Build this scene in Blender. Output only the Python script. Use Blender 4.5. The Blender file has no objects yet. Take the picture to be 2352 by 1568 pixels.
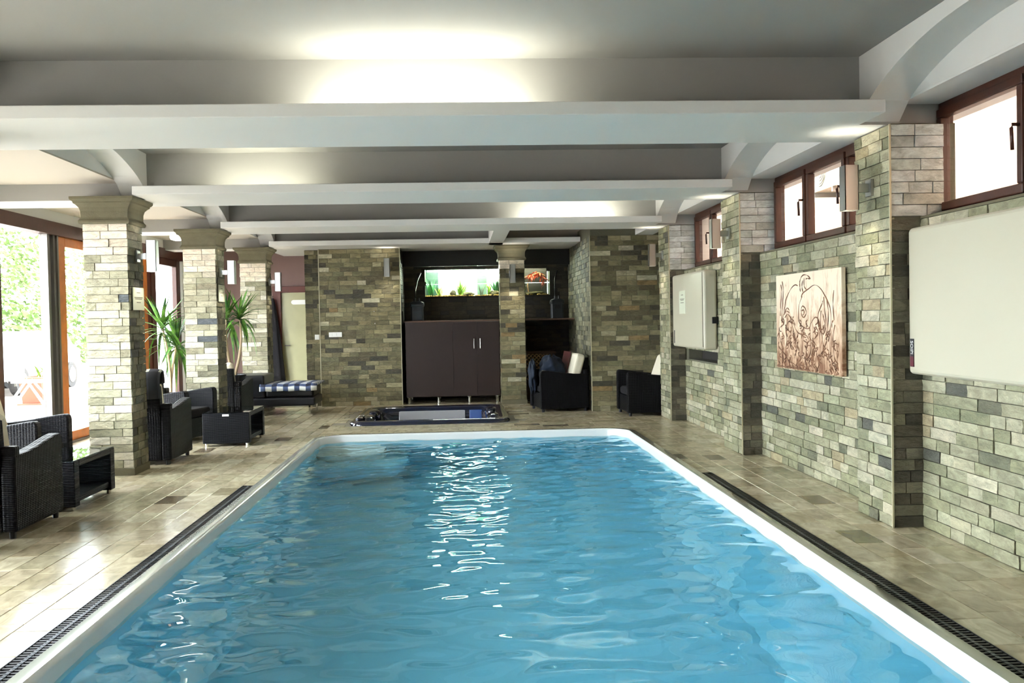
import bpy, math, random
import numpy as np
from mathutils import Vector, Matrix
rnd = random.Random(7)
sc = bpy.context.scene
col = sc.collection

# ------------------------------------------------------------------ camera, world, sun, exposure
YAW, PITCH, ROLL, FPX = 0.0524, -0.0245, -0.0195, 2151.0
CAM = Vector((0, 0, 1.5))
fwd = Vector((math.sin(YAW) * math.cos(PITCH), math.cos(YAW) * math.cos(PITCH), math.sin(PITCH)))
rgt = Vector((math.cos(YAW), -math.sin(YAW), 0)); up = rgt.cross(fwd)
r2 = rgt * math.cos(ROLL) + up * math.sin(ROLL); u2 = up * math.cos(ROLL) - rgt * math.sin(ROLL)
cd = bpy.data.cameras.new('camera'); cam = bpy.data.objects.new('camera', cd); col.objects.link(cam)
cd.sensor_width = 36; cd.sensor_fit = 'HORIZONTAL'; cd.lens = 36 * FPX / 2352; cd.clip_start = .05; cd.clip_end = 300
cam.matrix_world = Matrix(((r2.x, u2.x, -fwd.x, CAM.x), (r2.y, u2.y, -fwd.y, CAM.y), (r2.z, u2.z, -fwd.z, CAM.z), (0, 0, 0, 1)))
sc.camera = cam

world = bpy.data.worlds.new('world'); sc.world = world; world.use_nodes = True
bg = world.node_tree.nodes['Background']; bg.inputs[0].default_value = (.87, .95, 1, 1); bg.inputs[1].default_value = 7.0
sd = bpy.data.lights.new('sun', 'SUN'); sd.energy = 2.5; sd.angle = .02; sd.color = (1, .95, .86)
sun = bpy.data.objects.new('sun', sd); col.objects.link(sun)
sun.rotation_euler = Vector((-.55, .25, -.8)).to_track_quat('-Z', 'Y').to_euler()
sc.view_settings.view_transform = 'Standard'; sc.view_settings.look = 'None'
sc.view_settings.gamma = 1; sc.view_settings.use_curve_mapping = False; sc.view_settings.exposure = 1.84
sc.cycles.use_denoising = True
sc.cycles.sample_clamp_indirect = 8
sc.cycles.max_bounces = 7; sc.cycles.diffuse_bounces = 3; sc.cycles.glossy_bounces = 2; sc.cycles.transmission_bounces = 4; sc.cycles.transparent_max_bounces = 8
sc.cycles.use_adaptive_sampling = True; sc.cycles.adaptive_threshold = .12; sc.cycles.adaptive_min_samples = 20

# ------------------------------------------------------------------ helpers
def lin(c):
    return tuple((v / 255 / 12.92 if v / 255 <= .04045 else ((v / 255 + .055) / 1.055) ** 2.4) for v in c)

class NT:
    def __init__(s, name):
        s.m = bpy.data.materials.new(name); s.m.use_nodes = True; s.t = s.m.node_tree; s.n = s.t.nodes
        s.b = s.n['Principled BSDF']; s.out = s.n['Material Output']
    def add(s, typ, **kw):
        n = s.n.new(typ)
        for k, v in kw.items():
            if k.startswith('_'): setattr(n, k[1:], v)
            else: n.inputs[k.replace('__', ' ')].default_value = v
        return n
    def link(s, a, b): s.t.links.new(a, b)

def setp(b, col_=None, rough=None, metal=None, spec=None, coat=None):
    if col_ is not None: b.inputs['Base Color'].default_value = (*col_, 1)
    if rough is not None: b.inputs['Roughness'].default_value = rough
    if metal is not None: b.inputs['Metallic'].default_value = metal
    if spec is not None: b.inputs['Specular IOR Level'].default_value = spec
    if coat is not None: b.inputs['Coat Weight'].default_value = coat; b.inputs['Coat Roughness'].default_value = .05

def mat(name, rgb, rough=.5, metal=0, spec=.5, coat=0, var=0, vscale=4, bump=0, bscale=40, rgb2=None, stretch=None):
    k = NT(name); c = lin(rgb); setp(k.b, c, rough, metal, spec, coat)
    geo = None
    def coord():
        g = k.add('ShaderNodeNewGeometry'); o = g.outputs['Position']
        if stretch:
            mp = k.add('ShaderNodeMapping'); mp.inputs['Scale'].default_value = stretch; k.link(o, mp.inputs[0]); o = mp.outputs[0]
        return o
    if var:
        n = k.add('ShaderNodeTexNoise', Scale=vscale, Detail=3.0, Roughness=.6); k.link(coord(), n.inputs['Vector'])
        r = k.add('ShaderNodeValToRGB'); c2 = lin(rgb2) if rgb2 else tuple(v * (1 - var) for v in c)
        r.color_ramp.elements[0].color = (*c2, 1); r.color_ramp.elements[1].color = (*c, 1)
        r.color_ramp.elements[0].position = .35; r.color_ramp.elements[1].position = .62
        k.link(n.outputs[0], r.inputs[0]); k.link(r.outputs[0], k.b.inputs['Base Color'])
    if bump:
        n = k.add('ShaderNodeTexNoise', Scale=bscale, Detail=2.0); k.link(coord(), n.inputs['Vector'])
        bp = k.add('ShaderNodeBump', Strength=bump, Distance=.02); k.link(n.outputs[0], bp.inputs['Height']); k.link(bp.outputs[0], k.b.inputs['Normal'])
    return k.m

def stone_mat(name, src, gloss=False):
    """split slate / travertine tinted per piece: by object colour, or by a colour attribute on joined pieces"""
    k = NT(name); setp(k.b, rough=.62 if not gloss else .22, spec=.45)
    if src == 'object':
        oi = k.add('ShaderNodeObjectInfo'); c = oi.outputs['Color']; rv = oi.outputs['Random']
    else:
        at = k.add('ShaderNodeAttribute', _attribute_name='Col'); c = at.outputs['Color']; rv = at.outputs['Fac']
    g = k.add('ShaderNodeNewGeometry')
    ad = k.add('ShaderNodeVectorMath', _operation='MULTIPLY_ADD'); cb = k.add('ShaderNodeCombineXYZ')
    for i in range(3): k.link(rv, cb.inputs[i])
    k.link(cb.outputs[0], ad.inputs[0]); ad.inputs[1].default_value = (31, 17, 23); k.link(g.outputs['Position'], ad.inputs[2])
    mp = k.add('ShaderNodeMapping'); mp.inputs['Scale'].default_value = (1, 1, 2.2) if not gloss else (2, 1, 1); mp.inputs['Rotation'].default_value = (.3, .3, .2)
    k.link(ad.outputs[0], mp.inputs[0])
    n = k.add('ShaderNodeTexNoise', Scale=7.0 if not gloss else 4.5, Detail=4.0, Roughness=.62, Distortion=.8); k.link(mp.outputs[0], n.inputs['Vector'])
    r = k.add('ShaderNodeValToRGB'); a, b = (.66, 1.22) if not gloss else (.66, 1.15)
    r.color_ramp.elements[0].position = .32; r.color_ramp.elements[1].position = .68
    r.color_ramp.elements[0].color = (a, a, a * (.95 if gloss else .98), 1); r.color_ramp.elements[1].color = (b, b, b, 1)
    k.link(n.outputs[0], r.inputs[0])
    mx = k.add('ShaderNodeMix', _data_type='RGBA', _blend_type='MULTIPLY'); mx.inputs[0].default_value = 1
    k.link(c, mx.inputs[6]); k.link(r.outputs[0], mx.inputs[7]); k.link(mx.outputs[2], k.b.inputs['Base Color'])
    n2 = k.add('ShaderNodeTexNoise', Scale=24.0 if not gloss else 9.0, Detail=3.5, Roughness=.6, Distortion=.5); k.link(mp.outputs[0], n2.inputs['Vector'])
    bp = k.add('ShaderNodeBump', Strength=.55 if not gloss else .035, Distance=.02); k.link(n2.outputs[0], bp.inputs['Height']); k.link(bp.outputs[0], k.b.inputs['Normal'])
    return k.m

def emit_mat(name, rgb, strength):
    k = NT(name); e = k.add('ShaderNodeEmission', Strength=strength); e.inputs[0].default_value = (*rgb, 1)
    k.link(e.outputs[0], k.out.inputs[0]); return k.m

def glass_mat(name, tint=(1, 1, 1), rough=0.0, ior=1.45, bump=None):
    k = NT(name); tr = k.add('ShaderNodeBsdfTransparent'); tr.inputs[0].default_value = (*tint, 1)
    gl = k.add('ShaderNodeBsdfGlossy', Roughness=rough); f = k.add('ShaderNodeFresnel', IOR=ior); mx = k.add('ShaderNodeMixShader')
    gb = k.add('ShaderNodeNewGeometry'); inv = k.add('ShaderNodeMath', _operation='SUBTRACT'); inv.inputs[0].default_value = 1; k.link(gb.outputs['Backfacing'], inv.inputs[1])
    mu = k.add('ShaderNodeMath', _operation='MULTIPLY'); k.link(f.outputs[0], mu.inputs[0]); k.link(inv.outputs[0], mu.inputs[1])   # reflect on the outer face only
    k.link(mu.outputs[0], mx.inputs[0]); k.link(tr.outputs[0], mx.inputs[1]); k.link(gl.outputs[0], mx.inputs[2]); k.link(mx.outputs[0], k.out.inputs[0])
    if bump:
        g = k.add('ShaderNodeNewGeometry'); n = k.add('ShaderNodeTexNoise', Scale=bump[0], Detail=3.0); k.link(g.outputs['Position'], n.inputs['Vector'])
        bp = k.add('ShaderNodeBump', Strength=bump[1], Distance=.02); k.link(n.outputs[0], bp.inputs['Height'])
        k.link(bp.outputs[0], gl.inputs['Normal']); k.link(bp.outputs[0], f.inputs['Normal'])
    return k.m

def water_mat(name, tint):
    k = NT(name); g = k.add('ShaderNodeBsdfGlass', Roughness=.015, IOR=1.33); g.inputs[0].default_value = (*tint, 1)
    k.link(g.outputs[0], k.out.inputs[0]); return k.m

def weave_mat(name, rgb, scale=24, strength=.55):
    k = NT(name); setp(k.b, lin(rgb), .5, spec=.18)
    tc = k.add('ShaderNodeTexCoord')
    w = []
    for d in ('X', 'Z', 'Y'):
        t = k.add('ShaderNodeTexWave', _bands_direction=d, Scale=scale / 2 if d != 'Z' else scale, Distortion=.3); k.link(tc.outputs['Object'], t.inputs[0]); w.append(t)
    a = k.add('ShaderNodeMath', _operation='MULTIPLY'); k.link(w[0].outputs[1], a.inputs[0]); k.link(w[2].outputs[1], a.inputs[1])
    m = k.add('ShaderNodeMath', _operation='ADD'); k.link(a.outputs[0], m.inputs[0]); k.link(w[1].outputs[1], m.inputs[1])
    bp = k.add('ShaderNodeBump', Strength=strength, Distance=.006); k.link(m.outputs[0], bp.inputs['Height']); k.link(bp.outputs[0], k.b.inputs['Normal'])
    return k.m

def plaid_mat(name, cs=((228, 230, 226), (70, 84, 118), (18, 24, 48))):
    k = NT(name); setp(k.b, rough=.8); tc = k.add('ShaderNodeTexCoord')
    s = k.add('ShaderNodeSeparateXYZ'); k.link(tc.outputs['Object'], s.inputs[0]); outs = []
    for ax in (0, 1):
        m = k.add('ShaderNodeMath', _operation='MULTIPLY'); m.inputs[1].default_value = 5.5; k.link(s.outputs[ax], m.inputs[0])
        f = k.add('ShaderNodeMath', _operation='FRACT'); k.link(m.outputs[0], f.inputs[0])
        g = k.add('ShaderNodeMath', _operation='GREATER_THAN'); g.inputs[1].default_value = .55; k.link(f.outputs[0], g.inputs[0]); outs.append(g)
    a = k.add('ShaderNodeMath', _operation='ADD'); k.link(outs[0].outputs[0], a.inputs[0]); k.link(outs[1].outputs[0], a.inputs[1])
    h = k.add('ShaderNodeMath', _operation='MULTIPLY'); h.inputs[1].default_value = .5; k.link(a.outputs[0], h.inputs[0])
    r = k.add('ShaderNodeValToRGB'); r.color_ramp.interpolation = 'CONSTANT'
    r.color_ramp.elements[0].color = (*lin(cs[0]), 1); r.color_ramp.elements[1].position = .9; r.color_ramp.elements[1].color = (*lin(cs[2]), 1)
    e = r.color_ramp.elements.new(.4); e.color = (*lin(cs[1]), 1)
    k.link(h.outputs[0], r.inputs[0]); k.link(r.outputs[0], k.b.inputs['Base Color']); return k.m

class MB:
    def __init__(s): s.v = []; s.f = []; s.mi = []
    def quadset(s, vs, fs, m=0):
        o = len(s.v); s.v += [tuple(v) for v in vs]; s.f += [tuple(i + o for i in f) for f in fs]; s.mi += [m] * len(fs); return s
    def box(s, x0, x1, y0, y1, z0, z1, m=0):
        return s.quadset([(x0, y0, z0), (x1, y0, z0), (x1, y1, z0), (x0, y1, z0), (x0, y0, z1), (x1, y0, z1), (x1, y1, z1), (x0, y1, z1)],
                         [(0, 3, 2, 1), (4, 5, 6, 7), (0, 1, 5, 4), (1, 2, 6, 5), (2, 3, 7, 6), (3, 0, 4, 7)], m)
    def prism(s, pts, a, b, axis, m=0):
        """polygon pts extruded along axis from a to b; pts are the two remaining axes in xyz order"""
        n = len(pts)
        def P(p, t): q = list(p); q.insert('xyz'.index(axis), t); return tuple(q)
        vs = [P(p, a) for p in pts] + [P(p, b) for p in pts]
        fs = [tuple(range(n)), tuple(range(2 * n - 1, n - 1, -1))] + [(i, i + n, (i + 1) % n + n, (i + 1) % n) for i in range(n)]
        return s.quadset(vs, fs, m)
    def tube(s, pts, r, n=10, m=0, caps=True):
        pts = [Vector(p) for p in pts]; R = r if isinstance(r, (list, tuple)) else [r] * len(pts); rings = []
        for i, p in enumerate(pts):
            d = (pts[min(i + 1, len(pts) - 1)] - pts[max(i - 1, 0)]).normalized()
            a = d.cross(Vector((0, 0, 1)) if abs(d.z) < .9 else Vector((1, 0, 0))).normalized(); b = d.cross(a)
            rings += [p + (a * math.cos(2 * math.pi * j / n) + b * math.sin(2 * math.pi * j / n)) * R[i] for j in range(n)]
        fs = [(i * n + j, i * n + (j + 1) % n, (i + 1) * n + (j + 1) % n, (i + 1) * n + j) for i in range(len(pts) - 1) for j in range(n)]
        if caps: fs += [tuple(range(n - 1, -1, -1)), tuple((len(pts) - 1) * n + j for j in range(n))]
        return s.quadset(rings, fs, m)
    def lathe(s, prof, cx, cy, n=20, m=0):
        vs = [(cx + r * math.cos(2 * math.pi * j / n), cy + r * math.sin(2 * math.pi * j / n), z) for r, z in prof for j in range(n)]
        fs = [(i * n + j, i * n + (j + 1) % n, (i + 1) * n + (j + 1) % n, (i + 1) * n + j) for i in range(len(prof) - 1) for j in range(n)]
        fs += [tuple(range(n - 1, -1, -1)), tuple((len(prof) - 1) * n + j for j in range(n))]
        return s.quadset(vs, fs, m)
    def rings(s, rings, m=0, cap0=True, cap1=True):
        n = len(rings[0]); vs = [v for r in rings for v in r]
        fs = [(i * n + j, i * n + (j + 1) % n, (i + 1) * n + (j + 1) % n, (i + 1) * n + j) for i in range(len(rings) - 1) for j in range(n)]
        if cap0: fs.append(tuple(range(n - 1, -1, -1)))
        if cap1: fs.append(tuple((len(rings) - 1) * n + j for j in range(n)))
        return s.quadset(vs, fs, m)
    def mesh(s, name, mats, smooth=False):
        me = bpy.data.meshes.new(name); me.from_pydata(s.v, [], s.f)
        for m in (mats if isinstance(mats, (list, tuple)) else [mats]): me.materials.append(m)
        me.polygons.foreach_set('material_index', s.mi)
        if smooth: me.polygons.foreach_set('use_smooth', [True] * len(s.f))
        me.update(); return me
    def build(s, name, mats, parent=None, bevel=0, smooth=False, seg=2):
        me = s.mesh(name, mats, smooth); o = bpy.data.objects.new(name, me); col.objects.link(o)
        if parent is not None: o.parent = parent
        if bevel:
            b = o.modifiers.new('bevel', 'BEVEL'); b.width = bevel; b.segments = seg; b.limit_method = 'ANGLE'; b.angle_limit = .7
        return o

def tag(o, label=None, cat=None, group=None, kind=None):
    if label: o['label'] = label
    if cat: o['category'] = cat
    if group: o['group'] = group
    if kind: o['kind'] = kind
    return o
def thing(name, label, cat, loc=(0, 0, 0), rz=0, group=None, kind=None):
    o = bpy.data.objects.new(name, None); col.objects.link(o); o.location = loc; o.rotation_euler = (0, 0, rz); o.empty_display_size = .1
    return tag(o, label, cat, group, kind)
def copy_tree(o, parent=None):
    c = o.copy(); col.objects.link(c); c.parent = parent
    for ch in list(o.children): copy_tree(ch, c)
    return c
def at_world(o, parent):     # mesh coordinates are world ones although the parent stands elsewhere
    o.parent = parent; o.matrix_parent_inverse = Matrix.Translation(-Vector(parent.location))
    return o
def struct(name, mb, m, label, cat, bevel=0):
    return tag(mb.build(name, m, bevel=bevel), label, cat, kind='structure')

# ------------------------------------------------------------------ materials
AISLEP = mat('plaster cream', (198, 191, 178), .85)
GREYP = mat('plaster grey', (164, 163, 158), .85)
PLASTER = mat('plaster white', (226, 226, 223), .85)
MAUVE = mat('plaster mauve', (132, 108, 102), .85, bump=.03, bscale=120)
MORTAR = mat('mortar', (98, 96, 78), .9, bump=.2)
DARKMORTAR = mat('mortar dark', (40, 38, 33), .9)
STONE = stone_mat('slate stone', 'object'); STONE_J = stone_mat('slate stone joined', 'attr')
TILE = stone_mat('travertine tile', 'object', True); TILE_J = stone_mat('travertine tile joined', 'attr', True)
GROUT = mat('grout', (116, 108, 88), .8)
CAPSTONE = mat('capital stone', (106, 101, 78), .75, var=.12, vscale=9, bump=.15, bscale=90)
WOODBROWN = mat('brown wood', (72, 35, 20), .4, var=.25, vscale=6, bump=.05, bscale=60)
WOODORANGE = mat('orange wood', (212, 122, 42), .4, var=.25, vscale=5, bump=.05, bscale=60)
WOODRED = mat('red brown wood', (98, 46, 36), .5, var=.2, vscale=6)
METAL = mat('brushed metal', (186, 187, 184), .3, metal=1)
CHROME = mat('chrome', (220, 220, 215), .12, metal=1)
ALU = mat('aluminium track', (120, 116, 110), .35, metal=.8)
GLASS = glass_mat('window glass')
TABLEGLASS = glass_mat('table glass', (.55, .62, .62), ior=1.6)
FROST = mat('frosted glass', (172, 168, 128), .35, spec=.6, var=.15, vscale=1.5)
WHITEP = mat('white lacquer', (196, 190, 168), .35, coat=.2)
WHITE = mat('white plastic', (240, 240, 236), .4)
PAPER = mat('paper', (205, 208, 186), .7); INK = mat('ink grey', (110, 105, 90), .7); BLACKINK = mat('label black', (26, 22, 28), .5)
REDINK = mat('label red', (92, 28, 44), .5)
WICKER = weave_mat('black wicker', (11, 11, 16)); WICKER_T = weave_mat('wicker table', (12, 14, 21), 24)
CREAM = mat('cream fabric', (226, 218, 196), .85, bump=.1, bscale=200)
LEATHER = mat('black leather', (15, 16, 22), .38, bump=.08, bscale=150)
PLAID = plaid_mat('plaid fabric'); PLAIDD = plaid_mat('dark plaid fabric', ((16, 16, 22), (44, 46, 54), (170, 172, 160)))
NAVY = mat('navy towel', (18, 30, 48), .9, bump=.5, bscale=120); DARKCLOTH = mat('black cloth', (18, 16, 20), .9, bump=.2, bscale=40)
MAROON = mat('maroon board', (66, 20, 22), .4)
ACRYL = mat('navy acrylic', (14, 22, 46), .1, coat=1)
POOLWHITE = mat('pool white gelcoat', (236, 240, 240), .22, coat=.5)
POOLBLUE = mat('pool blue gelcoat', (158, 230, 255), .4)
RIM = mat('pool rim', (178, 180, 168), .18, coat=.6)
RUBBER = mat('black rubber', (16, 18, 26), .4); CLIP = mat('grate clip', (72, 78, 86), .4)
CABINET = mat('dark cabinet', (42, 26, 23), .45, var=.12, vscale=3); CABTOP = mat('cabinet top', (92, 66, 52), .4)
BLACKBOARD = mat('black board', (10, 10, 12), .6); FILTERM = mat('filter plastic', (34, 38, 46), .3)
TERRA = mat('terracotta', (122, 60, 40), .8); SOIL = mat('soil', (60, 46, 36), .95)
LEAF = mat('yucca leaf', (96, 142, 50), .5, var=.35, vscale=8, rgb2=(30, 72, 34)); TRUNK = mat('yucca trunk', (170, 150, 120), .85, bump=.4)
HEDGE = mat('hedge leaf', (90, 114, 56), .7, var=.3, vscale=4)
PATIO = mat('patio paving', (150, 140, 132), .8); PEACH = mat('peach render', (186, 148, 120), .9, var=.05, vscale=1)
CARW = mat('car white', (150, 154, 160), .25, coat=.6); CARG = mat('car glass', (52, 60, 70), .1); TYRE = mat('tyre', (30, 29, 28), .8)
TUBE = emit_mat('fluorescent', (1, .98, .84), 22); BULB = emit_mat('warm bulb', (1, .88, .68), 9); DOME = emit_mat('dome lamp', (1, .9, .78), 4)

# ------------------------------------------------------------------ stone pieces
def brick_meshes(m, n=8, proud=.3):
    out = []
    for k in range(n):
        b = MB(); vs = []; nx, nz = 4, 3
        for j in range(nz):
            for i in range(nx):
                x = -.5 + i / (nx - 1); z = -.5 + j / (nz - 1); e = i in (0, nx - 1) or j in (0, nz - 1)
                w = -(1 - proud * rnd.random() * (1 if e else .8))
                if not e: x += rnd.uniform(-.09, .09); z += rnd.uniform(-.12, .12)
                vs.append((x * (.985 if e else 1), w, z * (.97 if e else 1)))
        fs = [(j * nx + i, j * nx + i + 1, (j + 1) * nx + i + 1, (j + 1) * nx + i) for j in range(nz - 1) for i in range(nx - 1)]
        per = list(range(nx)) + [nx - 1 + nx * j for j in range(1, nz)] + [nx * (nz - 1) + i for i in range(nx - 2, -1, -1)] + [nx * j for j in range(nz - 2, 0, -1)]
        o = len(vs); vs += [(vs[p][0], .6, vs[p][2]) for p in per]
        L = len(per); fs += [(per[(q + 1) % L], per[q], o + q, o + (q + 1) % L) for q in range(L)]
        b.quadset(vs, fs); out.append(b.mesh('stone', m))
    return out
BRICKS = brick_meshes(STONE)

G1 = [((154, 152, 124), 6), ((143, 142, 112), 5), ((170, 166, 140), 5), ((129, 130, 101), 3), ((163, 151, 119), 1.5), ((182, 177, 152), 2.5), ((105, 105, 84), 1.2), ((84, 84, 74), .3)]
G2 = [((126, 118, 86), 6), ((110, 104, 75), 5), ((144, 136, 102), 4), ((94, 88, 64), 3.5), ((164, 156, 124), 1.8), ((72, 68, 54), 2), ((142, 120, 80), .4), ((186, 180, 152), 1.2), ((118, 114, 84), 2)]
G3 = [((178, 172, 146), 6), ((162, 157, 130), 5), ((194, 188, 165), 4), ((146, 141, 114), 3), ((116, 112, 90), 1.2), ((84, 89, 92), .4), ((206, 200, 180), 2.5)]
GR = [((204, 210, 206), 4), ((190, 196, 190), 4), ((214, 220, 218), 3), ((180, 182, 170), 1)]  # upper reveals: stones paled, the window's light put into their colour
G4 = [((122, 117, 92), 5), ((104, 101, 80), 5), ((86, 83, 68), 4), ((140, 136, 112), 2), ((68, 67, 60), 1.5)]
GD = [((54, 49, 40), 5), ((46, 43, 37), 4), ((66, 58, 46), 2), ((38, 38, 38), 2), ((80, 72, 58), .8)]  # niche slate, darkened to put the lack of light into its colour
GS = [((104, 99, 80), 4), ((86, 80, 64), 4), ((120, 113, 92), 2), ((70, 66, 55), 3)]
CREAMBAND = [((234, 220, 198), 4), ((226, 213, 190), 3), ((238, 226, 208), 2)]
def pick(p):
    t = rnd.uniform(0, sum(w for _, w in p))
    for c, w in p:
        t -= w
        if t <= 0: break
    j = rnd.uniform(.92, 1.08)
    return tuple(min(1, v * j * rnd.uniform(.98, 1.02)) for v in lin(c))

CH = .0797
def courses(a, b, z0, z1, nrm, unit=.16, pal=G1, palf=None, skip=None, thick=.022):
    """stones in running courses on the upright face from a to b (XY), facing nrm"""
    a, b = Vector((*a, 0)), Vector((*b, 0)); L = (b - a).length; d = (b - a) / L; ang = math.atan2(nrm[1], nrm[0]) + math.pi / 2
    n = max(1, round((z1 - z0) / CH)); h = (z1 - z0) / n; out = []
    for c in range(n):
        zc = z0 + h * (c + .5); x = 0; first = True
        while x < L - 1e-4:
            l = unit * rnd.choice([1, 1, 1.5, 2, 2, 2, 1.25])
            if first: l *= rnd.choice([.5, .75, 1]); first = False
            if L - x - l < unit * .4: l = L - x
            if l > 2.3 * unit: l = l / 2
            l = min(l, L - x); p = a + d * (x + l / 2); p.z = zc
            if not (skip and skip(p)):
                out.append((p, ang, l - .0035, h - .003, thick * rnd.uniform(.62, 1.12), pick(palf(p) if palf else pal)))
            x += l
    return out
def lay(parent, bricks, cap=300, name='stone', lib=BRICKS, joined=STONE_J):
    bricks = sorted(bricks, key=lambda q: (q[0] - CAM).length / math.sqrt(q[2] * q[3]))
    base = Vector(parent.location)
    for p, ang, l, h, t, c in bricks[:cap]:
        o = bpy.data.objects.new(name, rnd.choice(lib)); col.objects.link(o); o.parent = parent
        o.location = p - base; o.rotation_euler = (0, 0, ang); o.scale = (l, t, h); o.color = (*c, 1)
    rest = bricks[cap:]
    if not rest: return
    V, F, C, o = [], [], [], 0
    for p, ang, l, h, t, c in rest:
        me = rnd.choice(lib); ca, sa = math.cos(ang), math.sin(ang)
        for v in me.vertices:
            x, y, z = v.co.x * l, v.co.y * t, v.co.z * h
            V.append((p.x + x * ca - y * sa, p.y + x * sa + y * ca, p.z + z)); C += [*c, 1.0]
        F += [tuple(i + o for i in q.vertices) for q in me.polygons]; o = len(V)
    me = bpy.data.meshes.new('further_stones'); me.from_pydata(V, [], F); me.materials.append(joined)
    at = me.color_attributes.new('Col', 'FLOAT_COLOR', 'POINT'); at.data.foreach_set('color', C)
    ob = bpy.data.objects.new('further_' + name + 's', me); col.objects.link(ob); at_world(ob, parent); ob['kind'] = 'stuff'

# ------------------------------------------------------------------ dimensions
ZB, ZC, LIPZ = 2.79, 3.257, 2.875          # beam underside, ceiling, cove lip
RX, WX, GX = 2.955, 3.17, 3.33             # pilaster face, wall face, window plane
LX0, LX1 = -3.757, -3.327                  # left pillars
WALLX = -5.1
RXL, RXR0, RXR1 = -3.2, 2.77, 3.05         # arch ribs
POOL = (-1.94, 2.205, .6, 12.33)           # rim outside x0, x1, y0, y1
BEAMS = [(2.95, 3.55), (6.37, 7.0), (9.82, 10.4), (13.2, 13.75), (16.4, 16.92)]

# ------------------------------------------------------------------ floors
def tile_meshes():
    out = []
    for k in range(4):
        b = MB(); e = .012
        b.rings([[(-.5, -.5, -1), (.5, -.5, -1), (.5, .5, -1), (-.5, .5, -1)], [(-.5, -.5, -.15), (.5, -.5, -.15), (.5, .5, -.15), (-.5, .5, -.15)],
                 [(-.5 + e, -.5 + e, 0), (.5 - e, -.5 + e, 0), (.5 - e, .5 - e, 0), (-.5 + e, .5 - e, 0)]], cap0=False); out.append(b.mesh('tile', TILE))
    return out
TILES = tile_meshes()
TC = [((192, 180, 152), 7), ((198, 187, 160), 6), ((186, 174, 145), 5), ((205, 194, 168), 3), ((178, 165, 136), 1.5), ((160, 148, 120), .35), ((118, 106, 84), .1)]
def tiles(x0, x1, y0, y1, skip=None, w=.19, L=.36):
    out = []; x = x0
    while x < x1 - .01:
        ww = min(w, x1 - x); y = y0 - rnd.uniform(0, L)
        while y < y1 - .01:
            a, b = max(y, y0), min(y + L, y1)
            if b - a > .03:
                c = (x + ww / 2, (a + b) / 2)
                if not (skip and skip(x, x + ww, a, b)):
                    out.append((Vector((c[0], c[1], 0)), 0, ww - .003, b - a - .003, .012 * rnd.uniform(.9, 1.0), pick(TC)))
            y += L
        x += ww
    return out
DARK_TILES = [(2.88, 7.45), (2.33, 9.75), (2.67, 6.0), (-1.99, 13.36), (-2.3, 12.4), (.9, 13.2), (1.3, 13.0)]
def lay_tiles(parent, ts, cap=300):
    for dx, dy in DARK_TILES:       # a few darker replacement tiles
        for i, q in enumerate(ts):
            if abs(q[0].x - dx) < q[2] / 2 and abs(q[0].y - dy) < q[3] / 2: ts[i] = (*q[:5], tuple(v * rnd.uniform(.9, 1.2) for v in lin((112, 102, 76))))
    def vis(q):
        d = q[0] - CAM; z = d.dot(fwd); px = 1176 + FPX * d.dot(r2) / max(z, .1); py = 784 - FPX * d.dot(u2) / max(z, .1)
        return (0 if z > .5 and -60 < px < 2412 and py < 1640 else 1, d.length)
    ts = sorted(ts, key=vis); base = Vector(parent.location)
    for p, a, w, l, t, c in ts[:cap]:
        o = bpy.data.objects.new('tile', rnd.choice(TILES)); col.objects.link(o); o.parent = parent
        o.location = p - base; o.scale = (w, l, .02); o.color = (*c, 1); o.location.z = t - .012
    V, F, C = [], [], []
    for p, a, w, l, t, c in ts[cap:]:
        o = len(V); e = .003; zt = t - .012
        for xx, yy, zz in [(-w / 2, -l / 2, -.02), (w / 2, -l / 2, -.02), (w / 2, l / 2, -.02), (-w / 2, l / 2, -.02), (-w / 2 + e, -l / 2 + e, zt), (w / 2 - e, -l / 2 + e, zt), (w / 2 - e, l / 2 - e, zt), (-w / 2 + e, l / 2 - e, zt)]:
            V.append((p.x + xx, p.y + yy, zz)); C += [*c, 1.0]
        F += [(4 + o, 5 + o, 6 + o, 7 + o), (o, o + 1, o + 5, o + 4), (o + 1, o + 2, o + 6, o + 5), (o + 2, o + 3, o + 7, o + 6), (o + 3, o, o + 4, o + 7)]
    if V:
        me = bpy.data.meshes.new('further_tiles'); me.from_pydata(V, [], F); me.materials.append(TILE_J)
        at = me.color_attributes.new('Col', 'FLOAT_COLOR', 'POINT'); at.data.foreach_set('color', C)
        ob = bpy.data.objects.new('further_tiles', me); col.objects.link(ob); at_world(ob, parent); ob['kind'] = 'stuff'
GRL, GRR = (-2.065, -1.94), (2.205, 2.335); GY = (.6, 8.75)         # drain channels beside the pool
TUB = (-1.65, .64, 13.6, 15.95)
fl = struct('floor_left', MB().box(WALLX - .2, POOL[0], -1.5, 18.5, -.05, -.008), GROUT, 'beige stone tiled deck between the pool and the glass doors', 'floor')
lay_tiles(fl, tiles(-5.1, GRL[0], -1.5, 18.5) + tiles(GRL[0], GRL[1], GY[1], 18.5, w=.125))
fr = struct('floor_right', MB().box(POOL[1], 3.45, -1.5, 14.8, -.05, -.008), GROUT, 'narrow beige tiled walkway between the pool and the slate wall', 'floor')
lay_tiles(fr, tiles(GRR[1], WX, -1.5, 14.8) + tiles(GRR[0], GRR[1], GY[1], 14.8, w=.13))
R = .42
b = MB(); x0, x1, y1 = POOL[0], POOL[1], POOL[3]
for (cx, sx) in ((x0 + R, -1), (x1 - R, 1)):
    ring = [(cx + sx * R * math.sin(t), y1 - R + R * math.cos(t)) for t in [math.pi / 2 * i / 12 for i in range(13)]]
    b.prism([(cx + sx * R, y1)] + (ring if sx > 0 else ring), -.05, -.004, 'z')
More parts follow.
